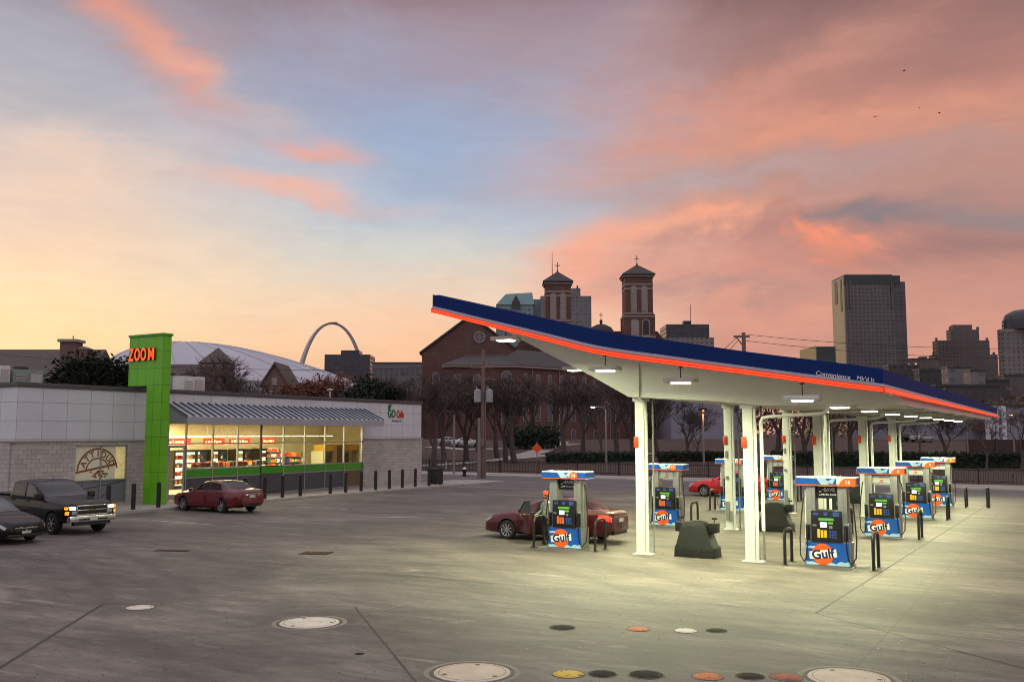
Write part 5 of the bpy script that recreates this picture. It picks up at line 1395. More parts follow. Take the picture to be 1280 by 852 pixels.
def wire(p,q,sag,label,grp):
    m=MB(); p=Vector(p); q=Vector(q)
    m.tube([tuple(p.lerp(q,k/14)-Vector((0,0,sag*4*(k/14)*(1-k/14)))) for k in range(15)],.028,4)
    tag(m.build('overhead_wire',[wm]),label,'wire',grp)
def P3(px,D,z): x,y=spot(px,D); return (x,y,z)
wl=['lower overhead wire running right from the distant utility pole','upper overhead wire running right from the distant utility pole','short wire from the distant utility pole down to the left, the upper one','short wire from the distant utility pole down to the left, the lower one']
wire(P3(931,96,13.0),P3(1500,110,13.2),1.3,wl[0],'overhead wires'); wire(P3(935,96,13.6),P3(1500,110,14.4),1.2,wl[1],'overhead wires')
wire(P3(926,96,13.6),P3(820,130,8.5),.6,wl[2],'overhead wires'); wire(P3(924,96,13.0),P3(820,130,7.5),.8,wl[3],'overhead wires')
wire(P3(604,78.4,9.2),P3(-60,90,11.6),1.0,'overhead wire sagging behind the store roof to the left of the utility pole','overhead wires')
lampw=glow('street_lamp_lit',(255,236,210),9); lampo=glow('sodium_lamp_lit',(255,150,60),9)
def street_lamp(px,D,h,label,lm,arm=-1.2,e=0,col=(1,.9,.75)):
    x,y,z=local(px,D); t=thing('street_lamp',label,'street lamp',(x,y,z),YAW)
    m=MB(); m.cyl((0,0,0),(0,0,h-.3),.11,.07,10); m.cyl((0,0,0),(0,0,.25),.18,n=10); m.build('pole',[conc],t)
    m=MB(); m.tube([(0,0,h-.32),(arm*.3,0,h-.02),(arm,0,h)],.045,6); m.build('arm',[steelp],t)
    m=MB(); m.box(arm-.32,-.14,h-.03,arm+.12,.14,h+.08); hd=m.build('lamp_head',[steelp],t,bevel=.02)
    m=MB(); m.ball((arm-.1,0,h-.05),.2,.12,.09,10); m.build('lens',[lm],hd)
    if e:
        l=bpy.data.lights.new('street_light','POINT'); l.energy=e; l.color=col; l.shadow_soft_size=.15
        o=bpy.data.objects.new('street_light',l); COL.objects.link(o); cx=arm*CY; o.location=(x+arm*CY,y+arm*SY,z+h-.35)
street_lamp(757,88,6.1,'tall lit street lamp between the brick wing and the first column',lampw,-1.1,30)
street_lamp(1206,112,5.9,'orange lit street lamp right of the rearmost dispensers',lampo,-.05,40,(1,.6,.3))
street_lamp(1264,112,5.7,'small orange lit street lamp by the right edge',lampo,-.05,20,(1,.6,.3))
street_lamp(1186,128,6.8,'lit street lamp above the bare tree behind the rearmost dispensers',lampw,-.4,0)
t=thing('lamp_post','dark topped lamp post whose shaft is lit orange by its lamp','street lamp',local(878,104),YAW)
m=MB(); m.cyl((0,0,0),(0,0,6.1),.12,.09,10); m.build('pole',[conc],t); m=MB(); m.box(-.42,-.2,6.1,.42,.2,6.4); m.build('lamp_head',[pdark],t,bevel=.04)
m=MB(); m.box(-.1,-.24,6.06,.1,-.12,6.11); m.build('lens',[lampo],t)
l=bpy.data.lights.new('street_light','SPOT'); l.energy=500; l.color=(1,.42,.1); l.spot_size=R(70); l.spot_blend=.6; l.shadow_soft_size=.06
o=bpy.data.objects.new('street_light',l); COL.objects.link(o); x,y,z=local(878,104); o.location=(x+.30*SY,y-.30*CY,z+6.04); o.rotation_euler=(R(-2),0,YAW)
t=thing('floodlight_pole','pale pole with twin dark floodlights right of the store','floodlight',local(568,84),YAW)
m=MB(); m.cyl((0,0,0),(0,0,5.4),.11,.08,10); m.build('pole',[conc],t)
for x in (-.5,-.12):
    m=MB(); m.box(x-.16,-.22,5.3,x+.16,.1,5.62); m.build('floodlight',[pdark],t,bevel=.04)
m=MB(); m.tube([(0,0,5.3),(-.12,0,5.25),(-.5,0,5.3)],.03,5); m.build('bracket',[steelp],t)
t=thing('road_sign','orange diamond road work sign on a post at the street','road sign',local(671,84),YAW)
m=MB(); m.cyl((0,0,0),(0,0,2.9),.04,n=8); m.build('post',[steelp],t)
m=MB(); 
a=.46
m.prism([(0,2.35-a),(a,2.35),(0,2.35+a),(-a,2.35)],-.07,-.045,'y',0); m.build('panel',[mat('sign_orange',(226,84,38),.5)],t)
t=thing('fire_hydrant','small dark hydrant with white cap on the far pavement left of the utility pole','hydrant',local(581,82),YAW)
m=MB(); m.lathe([(.001,.78),(.1,.75),(.16,.66),(.17,.6)],14); m.build('cap',[pwhite],t); m=MB(); m.lathe([(.17,.6),(.15,.55),(.15,.08),(.2,.06),(.2,0)],14); m.cyl((-.24,0,.42),(.24,0,.42),.06,n=8); m.build('barrel',[bol],t)
t=thing('marker_post','thin white marker post on the lawn left of the utility pole','post',local(558,98),YAW); m=MB(); m.cyl((0,0,0),(0,0,.9),.05,n=8); m.build('post',[pwhite],t); m=MB(); m.box(-.06,-.06,.8,.06,.06,.86); m.build('reflector',[porange],t)
# iron picket fence along the street
t=thing('picket_fence','long low black iron picket fence along the street beyond the lot','fence',(0,76.2,0))
m=MB(); x=-78
while x<34: m.box(x-.012,-.012,.05,x+.012,.012,1.12); x+=.16
m.build('picket',[bol],t,fix=False)
m=MB(); m.box(-78,-.02,.18,34,.02,.23); m.box(-78,-.02,1.0,34,.02,1.05); m.build('rail',[bol],t)
for k in range(29):
    m=MB(); m.box(-78+4*k-.05,-.05,0,-78+4*k+.05,.05,1.25); m.build('post',[bol],t)
t=thing('guard_rail','low pale rail along the far kerb behind the right dispensers','rail',(0,79.6,0))
m=MB(); m.box(-28,-.04,.55,30,.04,.68); m.build('beam',[steelp],t)
m=MB()
for k in range(15): 
    m=MB(); m.box(-28+4*k-.06,.045,0,-28+4*k+.06,.16,.62); m.build('post',[wood],t)
# ------------------------------------------------------------------ church with twin towers
chb=brickmat('church_brick',(100,66,58),(114,74,64),(92,80,76),.9,.28,.03,.9,bmp=.2,var=.25)
stone=mat('trim_stone',(146,130,122),.85,var=.15); slate=mat('slate_roof',(68,60,61),.8,var=.15); ch_dk=mat('church_opening',(40,34,36),.5); ch_lv=mat('louvre_pale',(150,136,130),.8,var=.1)
stain=mat('leaded_glass',(84,80,82),.25,var=.3,scale=1)
ch=thing('church','large red brick church with gabled front, long wing and two square bell towers','church',spot(588,200)+(0,),YAW)
CX0=lat(588,200)
def LX(px,D_): return lat(px,D_)-CX0
def LY(D_): return D_-200
def Z(py,D_): return hgt(py,D_)
gw=-LX(527,200)
m=MB(); m.prism([(-gw,-2),(gw,-2),(gw,20.6),(0,28.2),(-gw,20.6)],0,9.9,'y',0); m.build('wall',[chb],ch)
m=MB(); e=.5
m.prism([(-gw-e,20.3),(0,28.35),(gw+e,20.3),(gw+e,20.75),(0,28.85),(-gw-e,20.75)],-.4,9.95,'y',0); m.build('gable_coping',[slate],ch)
m=MB(); m.box(-gw,10,-2,gw,34,20.3); m.prism([(-gw-.3,20.31),(gw+.3,20.31),(0,27.6)],10,34,'y',0); m.build('nave',[chb],ch)
# rose window
m=MB(); m.lathe([(1.25,0),(1.25,-.2),(1.0,-.2),(1.0,0)],28,(1.9,0,23.9),axis='y'); rw=m.build('rose_window',[stone],ch)
m=MB(); m.cyl((1.9,-.01,23.9),(1.9,-.08,23.9),1.01,n=24); m.build('pane',[stain],rw)
m=MB()
for k in range(8):
    a=PI*k/4; m.cyl((1.9,-.14,23.9),(1.9+.98*math.cos(a),-.14,23.9+.98*math.sin(a)),.05,n=5)
m.build('tracery',[stone],rw)
def arched(parent,cx,y,z0,w,h,face='-y',pane=stain,name='window',fr=.16):
    pts=[(-w/2,0),(w/2,0),(w/2,h-w/2)]+[(w/2*math.cos(a),h-w/2+w/2*math.sin(a)) for a in [PI*k/8 for k in range(1,8)]]+[(-w/2,h-w/2)]
    big=[(a*(1+2*fr/w),b+(fr if b>0 else -fr)) for a,b in pts]
    m=MB()
    if face=='-y':
        m.prism([(cx+a,z0+b) for a,b in big],y-.12,y-.01,'y',0); f=m.build(name,[stone],parent); m=MB(); m.prism([(cx+a,z0+b) for a,b in pts],y-.16,y-.121,'y',0)
    else:
        m.prism([(cx+a,z0+b) for a,b in big],y+.01,y+.12,'x',0); f=m.build(name,[stone],parent); m=MB(); m.prism([(cx+a,z0+b) for a,b in pts],y+.121,y+.16,'x',0)
    m.build('pane',[pane],f)
for px in (545,560,628): arched(ch,LX(px,200),0,12.2,1.3,4.2)
# entrance wing in front: west block and long side
wx0,wx1=LX(555,184),LX(650,184)
wr=LX(835,208)
wy=LY(184)
m=MB(); m.box(wx0,wy,-2,wx1,-.02,16.4); m.build('wall',[chb],ch)
# long side wing, receding to the right
ang=math.atan2(LY(212)-wy,LX(835,212)-wx1)
wing=thing('wing',None,None,(wx1,wy,0),ang); wing.parent=ch
WL=math.hypot(LY(212)-wy,LX(835,212)-wx1)
m=MB(); m.box(0,.0,-2,WL,11,16.3); m.build('wall',[chb],wing)
m=MB(); m.box(-.5,-.55,16.31,WL+.4,11.4,16.8); m.build('cornice',[stone],wing)
m=MB(); m.quad([(-.6,-.7,16.82),(WL+.5,-.7,16.82),(WL-4,5.4,20.4),(4,5.4,20.4)]); m.quad([(WL+.5,11.5,16.82),(-.6,11.5,16.82),(4,5.4,20.4),(WL-4,5.4,20.4)]); m.quad([(-.6,11.5,16.82),(-.6,-.7,16.82),(4,5.4,20.4)]); m.quad([(WL+.5,-.7,16.82),(WL+.5,11.5,16.82),(WL-4,5.4,20.4)]); m.quad([(-.6,-.7,16.82),(-.6,11.5,16.82),(WL+.5,11.5,16.82),(WL+.5,-.7,16.82)]); m.build('roof',[slate],wing)
for k in range(13):
    x=1.4+k*(WL-2)/13
    arched(wing,x,0,12.6,.8,2.5)
    arched(wing,x,0,6.2,1.0,4.0)
    if k%2==0: arched(wing,x,0,2.0,1.0,2.4)
m=MB()
for k in range(6): m.cyl((3+k*WL/6,-.15,2),(3+k*WL/6,-.15,16.2),.09,n=6)
m.build('downpipe',[stone],wing)
m=MB(); m.box(wx0-.4,wy-.45,16.41,wx1+.0,-.03,16.85); m.build('cornice',[stone],ch)
m=MB(); mx=(wx0+wx1)/2; m.quad([(wx0-.5,wy-.55,16.87),(wx1+.1,wy-.55,16.87),(wx1-3,-.6,20.2),(wx0+4,-.6,20.2)]); m.quad([(wx0-.5,-.6,16.87),(wx0-.5,wy-.55,16.87),(wx0+4,-.6,20.2)]); m.quad([(wx1+.1,wy-.55,16.87),(wx1+.1,-.6,16.87),(wx1-3,-.6,20.2)]); m.quad([(wx0-.5,-.6,16.87),(wx0+4,-.6,20.2),(wx1-3,-.6,20.2),(wx1+.1,-.6,16.87)]); m.build('wing_roof',[slate],ch)
arched(ch,LX(633,184),wy,11.4,1.8,4.2); arched(ch,LX(572,184),wy,11.6,1.1,3.4); arched(ch,LX(596,184),wy,11.6,1.1,3.4); arched(ch,LX(633,184),wy,5.6,1.6,3.2)
# towers
def tower(px,D_,w,zt,name='bell_tower'):
    t=thing(name,None,None,(LX(px,D_),LY(D_),0)); t.parent=ch; h=w/2
    m=MB(); m.box(-h,-h,0,h,h,zt-9.4); m.box(-h*.92,-h*.92,zt-9.4,h*.92,h*.92,zt)
    m.build('wall',[chb],t)
    
    for z,k in ((zt-14.2,1.07),(zt-9.6,1.05),(zt-8.9,.97),(zt-2.3,.95),(zt-.45,1.02),(zt-3.3,.94)): m=MB(); m.box(-h*k,-h*k,z,h*k,h*k,z+.35); m.build('string_course',[stone],t)
    m=MB()
    for x in (-1,1):
        for y in (-1,1): m.box(x*h*.95-.3,y*h*.95-.3,0,x*h*.95+.3,y*h*.95+.3,zt-9.0); m.box(x*h*.86-.22,y*h*.86-.22,zt-9,x*h*.86+.22,y*h*.86+.22,zt-.5)
    m.build('buttress',[chb],t)
    for s in (-1,1):
        arched(t,s*h*.36,-h*.92,zt-8.3,1.0,5.6,'-y',ch_lv,'belfry_window',.2)
        m=MB()
        for k in range(9): m.box(s*h*.36-.5,-h*.92-.20,zt-8.2+.58*k,s*h*.36+.5,-h*.92-.17,zt-8.0+.58*k)
        m.build('louvre',[stone],t)
    arched(t,-h*.3,-h,zt-13.6,1.3,3.3,'-y',ch_lv,'window',.25); arched(t,h*.42,-h,zt-13.6,1.3,3.3,'-y',ch_dk,'window',.25)
    m=MB(); e=h*1.10; m.box(-e,-e,zt,e,e,zt+.25); 
    for a,b in (((-e,-e),(e,-e)),((e,-e),(e,e)),((e,e),(-e,e)),((-e,e),(-e,-e))): m.quad([(a[0],a[1],zt+.25),(b[0],b[1],zt+.25),(0,0,zt+2.9)])
    m.build('roof',[slate],t)
    m=MB(); m.cyl((0,0,zt+2.7),(0,0,zt+5.0),.09,n=6); m.box(-.55,-.07,zt+4.2,.55,.07,zt+4.36); m.ball((0,0,zt+2.95),.22,.22,.22,8); m.build('cross',[pdark],t)
tower(697.5,215,6.2,37.6); tower(798,215,6.7,39.2)
m=MB(); cx,cy_,z=LX(752,222),LY(222),0
m.lathe([(.001,29.2),(1.0,29.1),(2.4,28.4),(3.2,27.2),(3.4,26.2),(3.4,12)],20,(cx,cy_,0)); m.cyl((cx,cy_,29.1),(cx,cy_,30.2),.35,n=10); m.cyl((cx,cy_,30.2),(cx,cy_,32),.07,n=6); m.box(cx-.4,cy_-.05,31.3,cx+.4,cy_+.05,31.42)
m.build('cupola',[slate],ch)
m=MB(); m.box(LX(640,225),LY(221.5),0,LX(840,225),LY(240),22.5); m.prism([(LX(640,225),22.51),(LX(840,225),22.51),(LX(820,225),27.5),(LX(660,225),27.5)],LY(221.6),LY(240),'y',0); m.build('transept',[chb],ch)
# ------------------------------------------------------------------ low houses behind the store
drk=brickmat('old_brick',(112,82,72),(126,94,82),(110,98,92),.5,.16,.02,.9,bmp=.2,var=.2); shingle=mat('shingle_dark',(92,80,76),.9,var=.15,scale=3)
def city_thing(name,label,cat,px,D_,group=None): 
    x,y=spot(px,D_); return thing(name,label,cat,(x,y,0),YAW,group)
def W_(px0,px1,D_): return (px1-px0)/FOC*D_
t=city_thing('brick_hall','dark roofed old brick hall with two chimneys behind the store at the far left','building',0,140)
w=W_(-60,100,140); x0=W_(0,-60,140)
m=MB(); m.box(x0,0,0,x0+w,14,11); m.build('wall',[drk],t)
m=MB(); m.prism([(-.6,11),(7,16.6),(14.6,11)],x0-.4,x0+w+.6,'x',0); m.build('roof',[shingle],t)
a,b=W_(0,78.5,138),W_(0,98,138)
m=MB(); m.box(a,-1.2,0,b,1.2,17.0); c=m.build('chimney',[drk],t); m=MB(); m.box(a-.28,-1.5,17.0,b+.28,1.5,17.4); m.build('cap',[ledge],c); m=MB(); m.cyl((W_(0,90,138),0,17.4),(W_(0,90,138),0,18),.08,n=6); m.build('finial',[pdark],c)
a,b=W_(0,101,138),W_(0,112,138)
m=MB(); m.box(a,-.7,0,b,.7,15.9); c=m.build('chimney',[drk],t); m=MB(); m.box(a-.1,-.8,15.9,b+.1,.8,16.05); m.prism([(a-.2,16.05),(b+.2,16.05),((a+b)/2,16.4)],-.9,.9,'y'); m.build('cap',[ledge],c)
t=city_thing('brick_row','long dark roofed brick row behind the green tower','building',160,165)
w=W_(160,272,165); m=MB(); m.box(0,0,0,w,12,10.5); m.build('wall',[drk],t); m=MB(); m.prism([(-.4,10.51),(5,16.0),(12.4,10.51)],-.3,w+.3,'x',0); m.build('roof',[shingle],t)
t=city_thing('brick_tower','square old brick tower with pyramid roof behind the store','tower',271.5,150)
w=W_(255,288,150)/2; m=MB(); m.box(-w,-w,0,w,w,14.6); m.build('wall',[drk],t); m=MB(); e=w+.3
for a,b in (((-e,-e),(e,-e)),((e,-e),(e,e)),((e,e),(-e,e)),((-e,e),(-e,-e))): m.quad([(a[0],a[1],14.6),(b[0],b[1],14.6),(0,0,17.2)])
m.quad([(-e,-e,14.6),(e,-e,14.6),(e,e,14.6),(-e,e,14.6)]); m.build('roof',[shingle],t); m=MB(); m.box(-w-.05,-w-.06,14.1,w+.05,w+.06,14.3); m.build('string_course',[ledge],t)
t=city_thing('gabled_house','small dark gabled house with one attic window behind the store','house',343,150)
w=W_(327,359,150)/2; m=MB(); m.prism([(-w,0),(w,0),(w,11.2),(0,14.4),(-w,11.2)],0,9,'y',0); m.build('wall',[drk],t); m=MB(); m.prism([(-w-.3,10.9),(0,14.5),(w+.3,10.9),(w+.3,11.3),(0,14.95),(-w-.3,11.3)],-.3,9.2,'y',0); m.build('roof',[shingle],t); arched(t,0,0,11.3,.6,1.0,'-y',ch_lv)
m=MB(); 
for x in (-1.5,-.5,.5,1.5): m=MB(); m.box(x*.9-.2,-.05,9.2,x*.9+.2,-.0,10.4); m.build('window',[ch_lv],t)
# white arena roof
t=city_thing('arena','broad arena with a pale domed roof far behind the store','arena',300,640)
wh=mat('membrane_white',(172,168,178),.6,var=.08,scale=.03)
Rw=W_(132,470,640)/2; m=MB(); z0=hgt(475,640); rows=[]
n=36
def zdome(r_): return z0-7+(hgt(428.5,640)-z0+7)*(1-r_**2.1)
for j in range(11):
    k=j/10; rr_=1-k; row=[]
    for i in range(n+1):
        a=2*PI*i/n; rho=math.cos(k*PI/2)
        zz=zdome(rho)
        row.append((Rw*rho*math.cos(a)- (1-rho**2)*Rw*.40,110*rho*math.sin(a),zz))
    rows.append(row)
m.grid(rows,0); m.build('roof',[wh],t)
m=MB()
for i in range(24):
    a=2*PI*i/24; P=[]
    for j in range(11):
        k=j/10; rho=math.cos(k*PI/2); zz=zdome(rho)
        P.append((Rw*rho*math.cos(a)-(1-rho**2)*Rw*.40,110*rho*math.sin(a),zz+.15))
    m.tube(P,.2,5)
m.build('roof_rib',[mat('roof_rib',(164,160,170),.6)],t)
m=MB(); n=40; 
m.lathe([(1,0),(1,z0-5.9)],40); m.v=[(x*Rw*1.0,y*110,z) for x,y,z in m.v]; m.build('wall',[mat('arena_wall',(150,146,152),.7)],t)
# great arch
t=city_thing('monument_arch','tall slender steel arch on the skyline','arch',415.5,1600)
ast=mat('arch_steel',(176,168,168),.55,.1,var=.05); P=[]; rs=[]
Hh=190; half=96
for i in range(49):
    u=-1+2*i/48; C=3.0022
    z=hgt(401.5,1600)-3 - Hh*(math.cosh(C*u)-1)/(math.cosh(C)-1)
    P.append((half*u*.57,half*u*.82,z)); rs.append(6.6-4.2*(1-abs(u)**1.6)-.1)
m=MB(); m.tube(P,rs,3); m.build('shell',[ast],t); m=MB(); m.box(-6,-4,hgt(401.5,1600)-2.2,6,4,hgt(401.5,1600)-1.2); m.build('viewing_room',[ast],t)
# ------------------------------------------------------------------ skyline
F1=facade('tower_granite',(108,96,96),(58,54,58),4.2,4.2,.6,.55,.0); F2=facade('tower_concrete',(116,110,112),(88,86,92),4.2,4.0,.5,.5,.0)
F3=facade('tower_teal',(120,134,136),(84,98,104),4.5,4.0,.7,.55,.0); F4=facade('tower_dark',(66,64,70),(48,48,54),3.2,4.0,.8,.7,.0); F5=facade('tower_brick',(100,86,84),(70,64,66),3.6,3.8,.4,.45,.004); F6=facade('tower_pale',(128,116,114),(78,74,78),4.6,4.2,.5,.55,.004)
F7=facade('tower_banded',(100,88,90),(64,60,66),400.,4.2,1.1,.5,.0); tealr=mat('roof_teal',(86,116,118),.5,var=.08,scale=.1); warm=mat('flank_sunlit_warm',(182,166,136),.7,var=.05,scale=.05); darkp=mat('dark_panel',(56,52,56),.5); lowb=facade('low_block',(72,64,64),(50,48,52),3.,3.2,.4,.4,.03)
def blk(px0,px1,py,D_,dep,cx,z0=0,y=0):
    """box in a thing whose origin is at column cx"""
    m=MB(); m.box(W_(cx,px0,D_),y,z0,W_(cx,px1,D_),y+dep,hgt(py,D_)); return m
t=city_thing('office_tower','tall dark gridded office tower with stepped corners right of the canopy','skyscraper',1092,1000)
zc=lambda py: hgt(py,1000)
m=blk(1060,1122,342.5,1000,40,1092); m.build('shaft',[F1],t)
m=blk(1122,1130,343.5,1000,40,1092,0,1.5); m.build('wing',[F7],t); m=blk(1130,1138.5,350,1000,36,1092,0,4); m.build('wing',[F7],t)
m=MB(); m.box(W_(1092,1060,1000)-.2,-.5,zc(354),W_(1092,1130,1000)+.2,-.02,zc(343)); m.box(W_(1092,1061,1000),1,zc(342.4),W_(1092,1121,1000),39,zc(341.5)); m.build('crown',[darkp],t)
m=MB()
for px in (1062,1066,1118): m.box(W_(1092,px,1000),-1.0,zc(385),W_(1092,px+1.6,1000),-.41,zc(350))
m.build('corner_fin',[F1],t)
m=MB(); a=W_(1092,1060,1000); m.box(a-1.5,.5,0,a-.02,36,zc(345)); m.build('flank',[warm],t); m=MB(); m.box(a-1.9,4,zc(388),a-1.51,9,zc(347)); m.box(a-1.9,18,zc(376),a-1.51,26,zc(347)); m.build('flank_slot',[darkp],t)  # warm skin paints low sunlight onto the left side
t=city_thing('office_block','low office block with yellowish lit flank left of the tallest tower','office block',1022,900)
m=blk(1022,1046,433,900,50,1022); m.build('shaft',[F4],t); m=MB(); m.box(-.8,.2,0,-.02,50,hgt(432,900)); m.build('flank',[mat('flank_sunlit_yellow',(176,158,110),.7,var=.04,scale=.05)],t)  # yellow skin on the left side is sunlight put into the colour
t=city_thing('setback_tower','stepped old masonry tower near the right edge','skyscraper',1215,1000)
for a,b,py,dep,y in ((1199,1223,404.5,7,7.5),(1194,1230,411,10,5),(1176,1241,425,13,2.5),(1171,1249,443,16,0)): blk(a,b,py,1000,dep,1215,0,y).build('setback',[F5],t)
m=MB()
for px,py in ((1176,425),(1194,411),(1229,411),(1240,425),(1172,443),(1248,443)): m.box(W_(1215,px,1000)-1,5,zc(py),W_(1215,px,1000)+1,7,zc(py)+3)
m.build('pinnacle',[F5],t)
t=city_thing('rounded_tower','pale tower with a rounded top cut by the right edge','skyscraper',1280,900)
m=blk(1256,1330,411,900,9,1280); m.build('shaft',[F6],t); m=MB(); m.lathe([(.001,hgt(384,900)),(9,hgt(386,900)),(16,hgt(391,900)),(19,hgt(400,900)),(19,hgt(411,900))],24,(W_(1280,1291,900),10,0)); m.build('rounded_top',[F4],t)
m=MB(); m.box(W_(1280,1255,900)-.5,-.5,hgt(414,900),W_(1280,1330,900),0,hgt(411,900)); m.build('cornice',[stone],t)
t=city_thing('teal_roof_tower','office tower with a teal gabled roof behind the canopy edge','skyscraper',648,900)
zz=lambda py: hgt(py,900)
m=blk(620,667,380,900,40,648); m.build('shaft',[F3],t)
m=MB(); a,b,c,d=[W_(648,p,900) for p in (620,632,666,668)]
m.quad([(a,-1,zz(380)),(d,-1,zz(380)),(c,16,zz(361.5)),(b,16,zz(363.5))]); m.quad([(a,41,zz(380)),(a,-1,zz(380)),(b,16,zz(363.5))]); m.quad([(d,-1,zz(380)),(d,41,zz(380)),(c,16,zz(361.5))]); m.quad([(d,41,zz(380)),(a,41,zz(380)),(b,16,zz(363.5)),(c,16,zz(361.5))]); m.build('roof',[tealr],t)
m=MB(); g0,g1=W_(648,640,900),W_(648,650,900); m.prism([(g0,zz(385)),(g1,zz(385)),(g1,zz(377)),((g0+g1)/2,zz(368)),(g0,zz(377))],-2,-.5,'y'); m.build('dormer',[F4],t)
m=blk(667.1,676,372,900,30,648,0,6); m.build('wing',[F3],t)
t=city_thing('grey_slab_tower','grey slab tower standing right behind the left bell tower','skyscraper',715,900)
m=blk(676,740,369,900,36,715); m.build('shaft',[F2],t); m=blk(700,727,358,900,20,715,zz(369),6); m.build('plant_room',[F2],t); m=MB(); m.box(W_(715,722,900),4,zz(358),W_(715,724,900),6,zz(355)); m.build('roof_vent',[pdark],t); m=MB(); m.cyl((W_(715,691,900),3,zz(369)),(W_(715,691,900),3,zz(313)),.55,.25,6); m.build('mast',[pdark],t)
t=city_thing('dark_block','dark square office block with a rooftop mast between right bell tower and the poles','office block',860,900)
m=blk(834,888,405,900,40,860); m.build('shaft',[F4],t); m=blk(829,893,422,900,44,860,0,-3); m.build('podium',[F6],t)
m=MB(); m.box(W_(860,858,900),10,zz(405),W_(860,868,900),18,zz(399)); m.build('plant_room',[pdark],t); m=MB(); m.cyl((W_(860,868,900),12,zz(405)),(W_(860,868,900),12,zz(377)),.4,.2,5); m.build('mast',[pdark],t)
t=city_thing('grey_block','wide dark block standing before the foot of the steel arch','office block',434,900)
m=blk(405,420,443,900,30,434); m.build('annex',[F4],t); m=blk(420,462,443,900,34,434); m.build('shaft',[F4],t); m=blk(424,447,437,900,20,434,zz(443),6); m.build('plant_room',[F4],t)
t=city_thing('flat_roof_block','low flat roofed block left of the church','building',495,260)
m=blk(465,527,454,260,22,495); m.build('wall',[mat('block_grey',(112,104,108),.7)],t); m=MB()
for k in range(9): m=MB(); m.box(W_(495,467+k*6.6,260),-.06,19.5,W_(495,471+k*6.6,260),-.01,21.4); m.build('window',[stain],t)
m=blk(464,528,452.6,260,22.4,495,hgt(454,260),-.2); m.build('coping',[darkp],t)
# mixed low blocks at the right
GL='low city blocks right of the canopy'
for a,b,py,D_,mt,lab in ((1112,1150,458,420,lowb,'low dark block right below the tallest tower'),(1140,1176,449,640,F5,'brick block left of the stepped tower'),(1150,1186,463,400,lowb,'low block with lit windows in front of the stepped tower'),(1186,1216,460,380,F2,'mid block with pale top in front of the stepped tower'),(1214,1232,464,360,F6,'pale narrow block right of the stepped tower foot'),(1234,1262,476,400,lowb,'low block with many lit windows near the right edge'),(1090,1130,470,330,lowb,'low block just above the canopy corner'),(1256,1300,470,420,F5,'brick block under the rounded tower'),(1170,1250,483,300,lowb,'long dark low block above the canopy end')):
    t=city_thing('city_block',lab,'building',(a+b)/2,D_,GL); cxx=(a+b)/2
    blk(a,b,py,D_,6,cxx).build('shaft',[mt],t); m=MB(); m.box(W_(cxx,a,D_)-.3,-.3,hgt(py,D_),W_(cxx,b,D_)+.3,6.3,hgt(py,D_)+.7); m.build('parapet',[darkp],t); m=blk(cxx-5,cxx+4,py-3.5,D_,3,cxx,hgt(py,D_)+.7,2); m.build('plant_room',[darkp],t)
# pale buildings beyond the street
pale=mat('pale_wall',(140,134,148),.8,var=.06,scale=.3); palew=mat('window_pale',(120,122,134),.3)
t=city_thing('pale_building','pale lilac building behind the trees right of the first column','building',885,190)
m=blk(838,925,497,190,20,885); m.build('wall',[pale],t)
m=MB()
for k in range(4): m=MB(); m.box(W_(885,846+k*20,190),-.06,5.5,W_(885,854+k*20,190),-.01,8); m.build('window',[palew],t)
t=city_thing('white_building','white building with dark windows and red brown porch roof at the right edge','building',1235,180)
m=blk(1110,1400,516,180,20,1235); m.build('wall',[pale],t)
for k in range(9):
    x=W_(1235,1122+k*19,180); m=MB(); m.box(x,-.06,3.6,x+1.6,-.01,6.2); w_=m.build('window',[palew],t)
m=MB(); a,b=W_(1235,1212,180),W_(1235,1246,180); m.box(a,-2,4.5,b,-.1,hgt(531,180)-.4); m.quad([(a-.4,-2.6,4.3),(b+.4,-2.6,4.3),(b-.5,-.07,hgt(526,180)),(a+.5,-.07,hgt(526,180))]); m.build('porch',[mat('roof_redbrown',(110,52,48),.8)],t)
t=city_thing('stair_tower','slim white glazed stair tower just past the canopy end','building',1249,150)
m=blk(1245,1256,507,150,4,1249); m.build('wall',[mat('white_wall',(206,202,206),.7)],t); m=MB()
for k in range(4): m=MB(); m.box(W_(1249,1246.5,150),-.05,2.5+k*1.3,W_(1249,1250,150),-.01,3.5+k*1.3); m.build('window',[palew],t)
t=city_thing('grey_warehouse','pale warehouse at the right edge above the white building','building',1290,170)
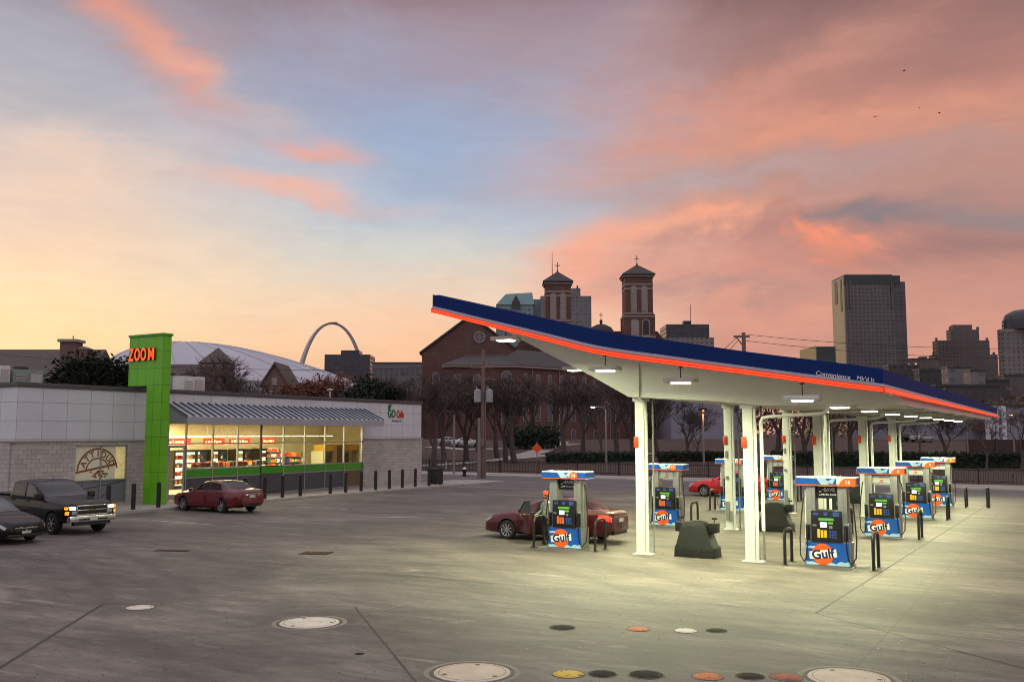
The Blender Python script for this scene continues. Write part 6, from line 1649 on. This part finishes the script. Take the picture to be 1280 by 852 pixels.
m=blk(1258,1400,508,170,12,1290); m.build('wall',[pale],t); m=MB(); m.box(W_(1290,1256,170),-.3,hgt(508,170),W_(1290,1400,170),12.3,hgt(508,170)+.4); m.build('parapet',[darkp],t)
t=city_thing('brown_wall','dark brown boundary wall behind the right hedge','wall',1240,120)
m=MB(); m.box(W_(1240,1206,120),0,1,W_(1240,1400,120),.4,hgt(549,120)); m.build('panel',[mat('brown_wall',(72,52,48),.9)],t); m=MB()
for k in range(5): m.box(W_(1240,1206+k*36,120)-.15,-.1,0,W_(1240,1206+k*36,120)+.15,-.01,hgt(549,120)+.15)
m.build('pier',[darkp],t)
# far wooded rise that closes the view between the buildings
m=MB(); rnd=random.Random(8)
for i in range(11000):
    px=rnd.uniform(-80,1400); D_=rnd.uniform(225,300); h=(5+3.2*noise.noise((px*.02,0,1))+2*noise.noise((px*.09,3,1)))*(1.35 if 1100<px<1300 else 1)
    x,y=spot(px,D_); c=Vector((x,y,2+h*rnd.random()**.7*1.6)); a=Vector((rnd.gauss(0,1),rnd.gauss(0,1),rnd.gauss(0,1))).normalized(); b=a.orthogonal().normalized(); q=rnd.uniform(.25,.8)
    m.quad([c-a*q,c+b*q*.7,c+a*q,c-b*q*.7],0)
tag(m.build('treeline',[lf_brown],fix=False),'dark bare treeline between the city blocks','treeline',kind='stuff')
# birds
bmk=mat('bird_dark',(30,26,28),.8)
for (px,py),lab in zip(((1146,76),(1164,125),(1189,132),(1107,137)),('highest of four tiny dark birds in the right sky','tiny dark bird in the middle of the right sky group','rightmost tiny dark bird over the tall tower','lowest left tiny dark bird in the right sky')):
    D_=150; x,y=spot(px,D_); t=thing('bird',lab,'bird',(x,y,hgt(py,D_)),rr.random()*6,'birds in the sky')
    m=MB(); m.tube([(-.25,0,0),(-.1,0,.02),(.1,0,.03),(.22,0,.04),(.3,0,.03)],[.01,.06,.07,.04,.01],6)
    for s in (-1,1): m.quad([(.12,0,.04),(.05,s*.25,.16),(-.06,s*.52,.10),(-.04,s*.22,.12),(-.1,0,.04)])
    m.build('body',[bmk],t,fix=False)
